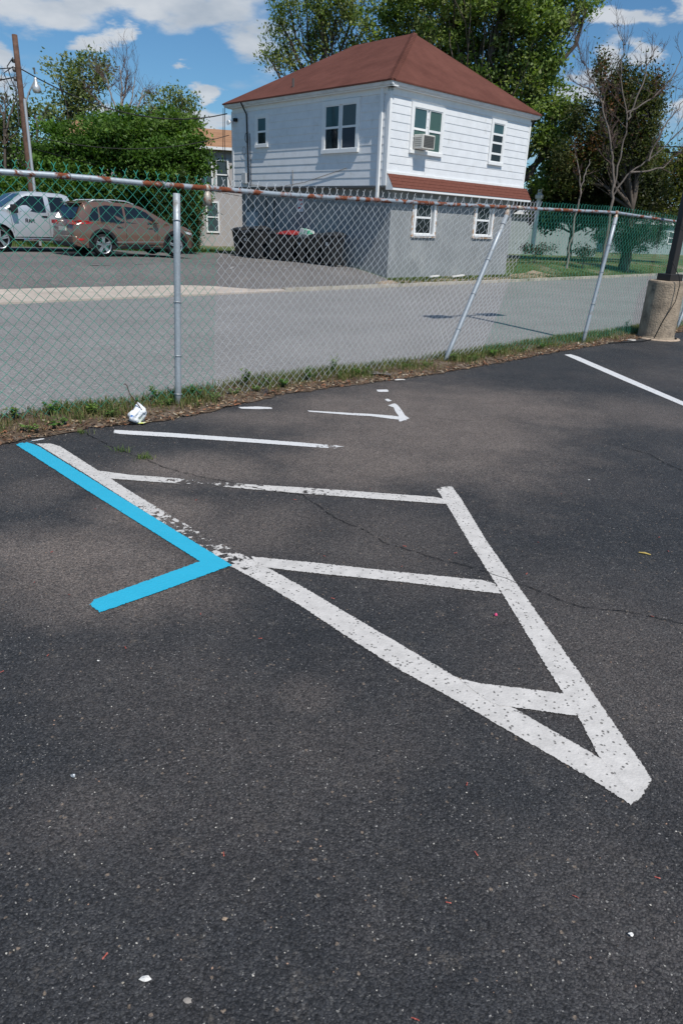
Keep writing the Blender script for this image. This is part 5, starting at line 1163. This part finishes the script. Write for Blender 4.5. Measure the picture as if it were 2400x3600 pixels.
mb.lathe([(.13, -2.9), (.13, 0), (.22, .02), (.24, .2), (.12, .3), (.12, .5)], tuple(P), 12); chim.location = (P[0], P[1], P[2] - 2.9); ORG[chim.name] = tuple(chim.location); mb.build('pipe', M('white_pipe', (.7, .7, .7), .5), chim)

# ================================================================== UTILITY POLE AND WIRES
def upole():
    b = atd(112, 690, 31.0); b[2] = .25; tp = atd(52, 122, 31.4)
    t = thing('utility_pole', 'leaning brown wooden utility pole with street light at left', 'utility pole', tuple(b))
    wood = M('pole_wood', (.13, .078, .058), .9, .15, var=.35, vscale=6, bump=.5, bscale=30)
    L = lambda f, dx=0, dy=0, dz=0: b + (tp - b) * f + np.array([dx, dy, dz])
    mb = MB(); mb.tube([L(f) for f in (-.03, .3, .6, .85, 1)], [.125, .12, .11, .10, .095], 14); mb.build('pole_shaft', wood, t, smooth=True)
    mb = MB(); mb.tube([L(f, .13, -.05) for f in (.02, .3, .6, .72)], .055, 8); mb.build('conduit', M('galv_conduit', (.5, .5, .5), .4, .5, metal=.5), t)
    P = L(.66); hd = atd(128, 300, 31.0); mb = MB(); mb.tube([P, (P + hd) / 2 + np.array([0, 0, .2]), hd + np.array([0, 0, .18])], .03, 8); mb.build('lamp_arm', M('galv_conduit', (.5, .5, .5)), t)
    mb = MB(); mb.lathe([(.04, .25), (.06, .2), (.07, .06), (.14, -.04), (.15, -.16), (.11, -.24)], tuple(hd), 16); mb.build('lamp_head', M('lamp_alloy', (.6, .6, .58), .3, .5, metal=.5), t, smooth=True)
    mb = MB(); mb.tube([hd + np.array([0, 0, .35]), hd + np.array([0, 0, .55])], .03, 6); mb.build('photocell', M('dark_cell', (.1, .1, .1), .5), t)
    mb = MB()
    for k, f in enumerate((.88, .84, .80)):
        c = L(f, -.15); mb.lathe([(.05, 0), (.07, .06), (.04, .12)], tuple(c), 8); mb.tube([c, L(f)], .02, 5)
    mb.tube([L(.9, -.1, -.1), L(.86, -.35, -.1), L(.80, -.25, -.1), L(.76, -.1, -.12), L(.6, -.16, -.1)], .02, 5); mb.tube([L(.86, -.1, -.15), L(.83, -.5, -.1), L(.78, -.4, 0), L(.77, -.05, -.1)], .018, 5)
    mb.build('insulator', M('dark_hardware', (.07, .07, .07), .5), t)
    mb = MB(); mb.tube([L(.52, .0, 0), L(.45, -.3, 0), L(.40, -.1, 0)], .012, 5); mb.build('hanging_wire', BLK, t)
    def span(A, B, sag, r, nm):
        A, B = np.array(A), np.array(B); mb = MB(); mb.tube([A + (B - A) * f + np.array([0, 0, -sag * 4 * f * (1 - f)]) for f in np.linspace(0, 1, 14)], r, 5); mb.build(nm, BLK, t)
    span(L(.86), FL(9.5, 5.7, .1), .75, .022, 'power_line'); span(L(.56), FL(9.4, 4.9, .1), .5, .014, 'phone_line')
    far = L(.86) + np.array([-26, 4, 1.5]); span(L(.86), far, .9, .018, 'power_line'); span(L(.82), far + np.array([0, 0, -1]), 1.3, .022, 'power_line'); span(L(.6), far + np.array([0, 2, -3]), 1.0, .016, 'phone_line')
    span(L(.5), L(.5) + np.array([12, 26, -1.2]), .4, .014, 'phone_line')
upole()
def right_lines():
    t = thing('overhead_cables', 'overhead cables crossing the sky at the right picture edge', 'cables', tuple(atd(2400, 500, 45)))
    for y0, y1 in ((515, 512), (533, 540)):
        A, B = atd(2300, y0, 48), atd(2700, y1 + 10, 40); mb = MB(); mb.tube([A + (B - A) * f for f in np.linspace(0, 1, 4)], .03, 5); mb.build('cable', BLK, t)
right_lines()

# ================================================================== TREES
BARK = M('grey_bark', (.11, .09, .075), .95, .1, var=.3, vscale=5, bump=.6, bscale=25)
PALEBARK = M('pale_bark', (.24, .21, .185), .95, .1, var=.25, vscale=5, bump=.4, bscale=25)
def leaf_mesh(name, P, size, cols, mat, parent, droop=.0, aspect=.55, upb=.5):
    n = len(P); u = rng.normal(size=(n, 3)); u[:, 2] -= droop; u /= np.linalg.norm(u, axis=1)[:, None]
    nn = rng.normal(size=(n, 3)); nn[:, 2] = np.abs(nn[:, 2]) + upb; v = np.cross(u, nn); v /= (np.linalg.norm(v, axis=1)[:, None] + 1e-9)
    L = (size * rng.uniform(.6, 1.4, n))[:, None]; W = L * aspect
    fold = np.cross(u, v) * (W * .25)
    V = np.stack([P - u * L * .5, P + v * W * .5 + fold, P + u * L * .5, P - v * W * .5 + fold], 1).reshape(-1, 3); F = np.arange(4 * n).reshape(n, 4)
    return npmesh(name, V, F, mat, parent, cols)
def limb(mb, A, B, r0, r1, wig, n=6):
    A, B = np.array(A), np.array(B); L = np.linalg.norm(B - A); pts = [A]
    for k in range(1, n): f = k / n; pts.append(A + (B - A) * f + np.array([random.uniform(-1, 1), random.uniform(-1, 1), random.uniform(-.5, .5)]) * wig * L * math.sin(math.pi * f))
    pts.append(B); mb.tube(pts, list(np.linspace(r0, r1, n + 1)), 6, caps=False); return pts
def tree(name, label, D, base_px, blobs, leaf, pal, trunk_r, per=90, clr=.42, group=None, bark=BARK, mat=None, droop=.0, shell=.55, depth=.8, aspect=.55, zb=.2, sub=3, dens=1.0, pal2=None, p2=.0, stretch=None):
    """blobs: (px, py, rx_px, ry_px[, n]) crown lobes seen in the photo, set at distance D"""
    b = atd(base_px[0], base_px[1], D); b[2] = zb; t = thing(name, label, 'tree', tuple(b), group); k = D / 2600.0
    wood = MB(); P, C = [], []
    cs = [(atd(x, y, D + random.uniform(-.35, .35) * rx * k), rx * k, ry * k) for x, y, rx, ry in blobs]
    hmin = min(c[0][2] - c[2] for c in cs); fork = b + np.array([0, 0, max(.8, (hmin - zb) * .6 + .6)])
    limb(wood, b - np.array([0, 0, .3]), fork, trunk_r, trunk_r * .8, .03)
    pal = np.array(pal)
    for c, rx, ry in cs:
        mid = limb(wood, fork, c - np.array([0, 0, ry * .25]), trunk_r * .5, trunk_r * .18, .07)
        ncl = max(5, int(dens * 14 * (rx * ry) ** .8 * 1.6))
        for i in range(ncl):
            w = rng.normal(size=3); w /= np.linalg.norm(w); rad = 1 - shell * rng.uniform() ** 1.5
            q = c + w * np.array([rx, rx * depth, ry]) * rad
            if q[2] < zb + .3: q[2] = zb + .3 + random.uniform(0, .4)
            if i % sub == 0:
                A = mid[random.randrange(2, len(mid))]; limb(wood, A, q, trunk_r * .13, .012, .09, 4)
            m_ = int(per * random.uniform(.6, 1.3)); s_ = np.array([clr, clr, clr * .75]) if stretch is None else np.array(stretch)
            pts = q + rng.normal(size=(m_, 3)) * s_ * random.uniform(.6, 1.1)
            if droop: pts[:, 2] -= np.abs(rng.normal(size=m_)) * clr * droop
            P.append(pts); base = pal[random.randrange(len(pal))] if random.random() >= p2 else np.array(pal2[random.randrange(len(pal2))])
            C.append(base * random.uniform(.8, 1.2) * rng.uniform(.75, 1.25, (m_, 1)))
    P = np.concatenate(P); C = np.concatenate(C); P[:, 2] = np.maximum(P[:, 2], zb + .05)
    wood.build('trunk', bark, t, fixn=False, smooth=True)
    leaf_mesh('crown', P, leaf, C, mat or leafmat('tree_leaf', .5, .35), t, droop * .6, aspect)
    return t
MAPLE = [(.078, .155, .026), (.10, .185, .034), (.058, .12, .02), (.125, .205, .045)]
OLIVE = [(.17, .215, .085), (.20, .24, .10), (.13, .18, .065), (.22, .25, .12)]
WILLOW = [(.16, .22, .055), (.20, .25, .075), (.12, .18, .045), (.23, .26, .10)]
DARKG = [(.035, .05, .018), (.05, .06, .022), (.028, .04, .016), (.06, .065, .025)]
# dense round maple behind the cars
tree('maple_tree', 'dense round green maple directly behind the brown SUV', 34.5, (440, 830), [(300, 520, 150, 95), (450, 500, 150, 90), (560, 520, 130, 100), (230, 590, 100, 90), (400, 620, 170, 110), (570, 620, 130, 110), (660, 640, 75, 90), (300, 690, 150, 90), (480, 720, 160, 90), (620, 720, 90, 70), (390, 460, 90, 60), (600, 460, 70, 60), (690, 580, 40, 45)],
     .155, MAPLE, .16, per=190, clr=.33, dens=.95, shell=.45, stretch=(.42, .42, .15))
# tall open trees in the left background
tree('ash_tree', 'tall open crowned tree rising behind the maple at left', 52, (240, 800), [(300, 250, 65, 55), (215, 240, 40, 45), (340, 240, 40, 45), (250, 330, 65, 55), (320, 300, 55, 55), (215, 400, 70, 55), (300, 390, 60, 55), (170, 430, 45, 45), (275, 450, 90, 50)], .22, OLIVE, .22, per=44, clr=.38, dens=.55, group='background trees at left')
tree('ash_tree', 'pale olive tree above the tan roof', 56, (590, 800), [(545, 370, 45, 40), (590, 350, 40, 35), (640, 345, 40, 40), (665, 380, 45, 45), (610, 400, 70, 40), (690, 430, 40, 30), (540, 430, 40, 40)], .22, OLIVE, .2, per=40, clr=.38, dens=.5, group='background trees at left')
tree('ash_tree', 'grey green tree behind the utility pole at the left edge', 42, (40, 800), [(20, 420, 70, 60), (90, 430, 45, 60), (40, 520, 80, 70), (110, 540, 50, 70), (20, 620, 90, 70), (90, 640, 70, 60), (-60, 480, 70, 90)], .22, [(.10, .13, .05), (.12, .155, .06), (.085, .115, .04)], .2, per=48, clr=.36, dens=.55, group='background trees at left')
tree('hedge_shrub', 'dark shrub mass filling the gap left of the pickup', 38, (60, 860), [(20, 680, 90, 60), (130, 680, 80, 60), (220, 740, 80, 50)], .2, MAPLE, .08, per=90, clr=.35, dens=1.0)
# arborvitae beside the SUV nose
for lb, (bx, by), bl in (('pointed green arborvitae just left of the upright fence post', (575, 850), [(573, 700, 14, 30), (573, 745, 26, 45), (575, 800, 32, 45)]), ('taller dark arborvitae just right of the upright fence post', (655, 850), [(650, 660, 26, 50), (655, 720, 38, 55), (660, 780, 46, 55), (660, 830, 46, 30)])):
    tree('arborvitae', lb, 33.0, (bx, by), bl, .12, [(.045, .075, .02), (.035, .06, .018), (.075, .085, .028)], .06, per=170, clr=.16, dens=2.6, shell=.35, zb=.25, stretch=(.12, .12, .25), aspect=.4, group='arborvitae by the lot')
# great trees behind the white house
tree('willow_oak', 'airy light green tree rising behind the left roof slope', 47, (1150, 760), [(1000, 130, 60, 80), (1080, 60, 90, 80), (960, 210, 35, 45), (1060, 200, 70, 70), (1180, 40, 90, 80), (1160, 150, 90, 80), (1250, 100, 80, 80), (1020, 20, 60, 50), (1120, -60, 120, 70), (1240, -20, 90, 80), (1100, 270, 60, 40), (985, 60, 30, 50)],
       .20, WILLOW, .32, per=50, clr=.32, dens=.58, droop=.8, aspect=.42, group='tall trees behind the house')
tree('oak_tree', 'massive dark green oak filling the sky behind the roof', 45, (1700, 780), [(1380, 40, 110, 100), (1500, 60, 120, 110), (1620, 40, 130, 100), (1750, 40, 130, 110), (1880, 60, 110, 100), (1980, 40, 70, 60), (1420, 160, 110, 90), (1560, 180, 120, 100), (1700, 200, 130, 110), (1830, 190, 120, 110), (1930, 150, 60, 70), (1900, 280, 90, 90), (1780, 310, 120, 100), (1650, 300, 110, 80), (1940, 390, 60, 70), (1860, 420, 100, 90), (1930, 500, 75, 80), (2000, 400, 30, 40), (1960, 600, 70, 80), (1900, 680, 60, 90), (1600, -80, 260, 90), (1850, -70, 180, 80), (2060, 20, 40, 35)],
     .215, [(.17, .24, .06), (.21, .28, .075), (.13, .19, .048), (.25, .29, .11)], .45, per=78, clr=.34, dens=.60, shell=.7, group='tall trees behind the house')
# cedar with rusty patches and evergreen undergrowth at right
tree('cedar_tree', 'ragged cedar with rusty brown patches right of the house', 43, (2190, 900), [(2110, 250, 18, 40), (2170, 280, 25, 45), (2230, 300, 35, 40), (2140, 330, 40, 50), (2220, 360, 60, 50), (2290, 310, 30, 28), (2290, 370, 35, 40), (2170, 430, 70, 60), (2250, 440, 60, 50), (2110, 500, 70, 70), (2200, 540, 90, 70), (2270, 520, 40, 50), (2040, 430, 40, 50), (2020, 560, 70, 90)],
     .17, [(.075, .09, .032), (.10, .11, .042), (.055, .07, .026)], .2, per=110, clr=.3, dens=1.25, aspect=.42, stretch=(.28, .28, .42), pal2=[(.16, .07, .03), (.12, .06, .03)], p2=.14, group='evergreens right of the house')
tree('evergreen_thicket', 'dark evergreen thicket between the house and the cedar', 46, (2000, 880), [(1990, 600, 80, 90), (1960, 700, 80, 80), (2080, 640, 100, 90), (2060, 730, 110, 60), (2180, 660, 100, 80), (2160, 740, 100, 50), (2260, 660, 80, 80), (1920, 760, 50, 50)], .2, DARKG, .15, per=100, clr=.38, dens=1.1, group='evergreens right of the house')
tree('willow_shrub', 'yellow green shrubby tree at the right edge behind the lamp pole', 50, (2360, 880), [(2300, 560, 45, 60), (2350, 620, 60, 60), (2390, 560, 40, 40), (2280, 680, 60, 60), (2370, 700, 80, 60), (2440, 640, 70, 90)], .2, [(.14, .15, .03), (.11, .13, .03), (.16, .16, .045)], .1, per=70, clr=.36, dens=.9)
tree('blue_spruce', 'dark spreading evergreen seen through the green mesh near the lamp', 42, (2210, 905), [(2215, 800, 70, 45), (2160, 835, 60, 30), (2260, 830, 70, 35), (2210, 860, 70, 30), (2310, 800, 50, 40)], .14, [(.03, .07, .04), (.04, .085, .05), (.022, .05, .03)], .12, per=120, clr=.26, dens=1.4, aspect=.25, zb=.15)
for i, (x, y, rx, D, lb) in enumerate(((2050, 905, 40, 40, 'brush pile against the pale garage wall'), (1880, 893, 60, 39, 'low dark brush heap beside the house back corner'))):
    tree('brush_heap', lb, D, (x, y), [(x, y - 22, rx, 16), (x + 30, y - 12, rx, 12)], .1, [(.05, .05, .03), (.09, .07, .05), (.04, .06, .03)], .03, per=60, clr=.18, dens=1.5, zb=.12)
# ------------------------------------------------------------------ bare trees
def twigs(mb, A, d, L, r, depth, up=.25, spread=.5):
    d = d / np.linalg.norm(d); n = 4; pts = [A]; q = A.copy(); dd = d.copy()
    for k in range(n):
        dd = dd + np.array([random.gauss(0, .13), random.gauss(0, .13), random.gauss(.04 * up * 4, .10)]); dd /= np.linalg.norm(dd); q = q + dd * L / n; pts.append(q)
    mb.tube(pts, list(np.linspace(r, r * .45, n + 1)), 4, caps=False)
    if depth == 0: return
    for k in range(random.randint(2, 4)):
        P = pts[random.randrange(1, n + 1)]; nd = dd + np.array([random.gauss(0, spread), random.gauss(0, spread), random.gauss(up, spread * .6)])
        twigs(mb, P, nd, L * random.uniform(.5, .75), max(r * .55, .006), depth - 1, up, spread)
def guided(name, label, D, limbs, r0, bark, depth, tw=.9, group=None, zb=.15, every=2):
    t = thing(name, label, 'tree', tuple(atd(*limbs[0][0], D) * np.array([1, 1, 0]) + np.array([0, 0, zb])), group); mb = MB(); fine = MB()
    for li, L in enumerate(limbs):
        pts = [atd(x, y, D + .25 * li * (k / len(L))) for k, (x, y) in enumerate(L)]
        for _ in range(2):
            q = [pts[0]]
            for a_, b_ in zip(pts[:-1], pts[1:]): q += [a_ * .75 + b_ * .25, a_ * .25 + b_ * .75]
            pts = q + [pts[-1]]
        pts = [p + (np.array([random.gauss(0, .03), random.gauss(0, .03), random.gauss(0, .03)]) if 0 < i_ < len(pts) - 1 else 0) for i_, p in enumerate(pts)]
        if li == 0: pts[0][2] = zb - .1
        rr = list(np.linspace(r0 * (1 if li == 0 else .6), r0 * .16, len(pts))); mb.tube(pts, rr, 7, caps=False)
        for k in range(1, len(pts)):
            f = k / (len(pts) - 1)
            if f < .35: continue
            for _ in range(every if random.random() < .45 else 0):
                P = pts[k - 1] + (pts[k] - pts[k - 1]) * random.random(); d = (pts[k] - pts[k - 1]); d = d / np.linalg.norm(d) + np.array([random.gauss(0, .55), random.gauss(0, .55), random.gauss(.15, .4)])
                twigs(fine, P, d, tw * random.uniform(.6, 1.2), max(.010, rr[k] * .5), depth)
    mb.build('trunk', bark, t, fixn=False, smooth=True)
    tag(fine.build('twig_spray', M('twig_brown', (.12, .085, .075), .9, .1), t, fixn=False), kind='stuff')
guided('bare_tree', 'bare branched tree standing in front of the cedar', 38, [[(2120, 905), (2150, 700), (2158, 631), (2150, 560), (2144, 497), (2118, 363), (2085, 291), (2053, 230), (2018, 115)], [(2155, 660), (2183, 536), (2206, 421), (2179, 306), (2183, 214), (2190, 138)], [(2152, 689), (2213, 605), (2278, 566), (2336, 509), (2400, 452), (2440, 400)], [(2206, 421), (2260, 300), (2270, 230), (2310, 165)], [(2278, 566), (2330, 440), (2380, 390), (2410, 330)], [(2118, 363), (2090, 330), (2040, 300)], [(2200, 400), (2290, 350), (2350, 290), (2395, 200)], [(2213, 605), (2320, 600), (2390, 530)]], .075, M('tan_bark', (.17, .145, .125), .95, .1, var=.25, vscale=5), 2, .9, every=2)
guided('bare_sapling', 'thin bare sapling trunk before the pale garage', 37, [[(1995, 905), (2020, 780), (2040, 660), (2035, 600), (2020, 540)], [(2040, 660), (2060, 600), (2075, 560)]], .06, PALEBARK, 1, .7, every=1)
guided('dead_tree', 'leafless grey tree between the two left background trees', 48, [[(430, 820), (425, 520), (420, 400), (430, 330), (425, 260), (420, 235)], [(425, 420), (395, 350), (380, 290), (372, 265)], [(428, 400), (440, 320), (450, 260)], [(430, 430), (465, 350), (475, 270)], [(432, 440), (480, 390), (500, 330), (510, 310)], [(425, 440), (370, 380), (340, 345)]], .10, PALEBARK, 2, 1.2, every=2)
guided('bare_tree', 'bare branches beside the utility pole at the left edge', 40, [[(10, 820), (20, 560), (15, 400), (25, 330)], [(18, 480), (40, 400), (60, 330)], [(130, 560), (135, 470), (125, 400)], [(15, 420), (-10, 350), (-20, 310)]], .10, BARK, 2, .8, every=2)
# thin clover and grass on the strips of lawn
def lawnp():
    while True:
        if random.random() < .5: p, q = random.uniform(19.2, 34), random.uniform(17.0, 17.95)
        else: p, q = random.uniform(28, 46), random.uniform(17.1, 25)
        if random.random() < .35 + .65 * (math.sin(p * 1.3) * math.sin(q * 2.1 + p) > -.1): return pq(p, q, farz(p, q))
blades('lawn_grass', 9000, lawnp, .10, .02, [(.07, .115, .025), (.10, .14, .035), (.17, .16, .07), (.05, .085, .02)], 'short grass on the lawn strip by the house', lay=1.0)
blades('lawn_grass', 3500, lambda: (lambda p, q: pq(p, q, farz(p, q)))(random.uniform(8, 21), random.uniform(29.2, 33)), .12, .025, [(.07, .13, .025), (.09, .15, .03)], 'grass beyond the far lot behind the cars', lay=.9)
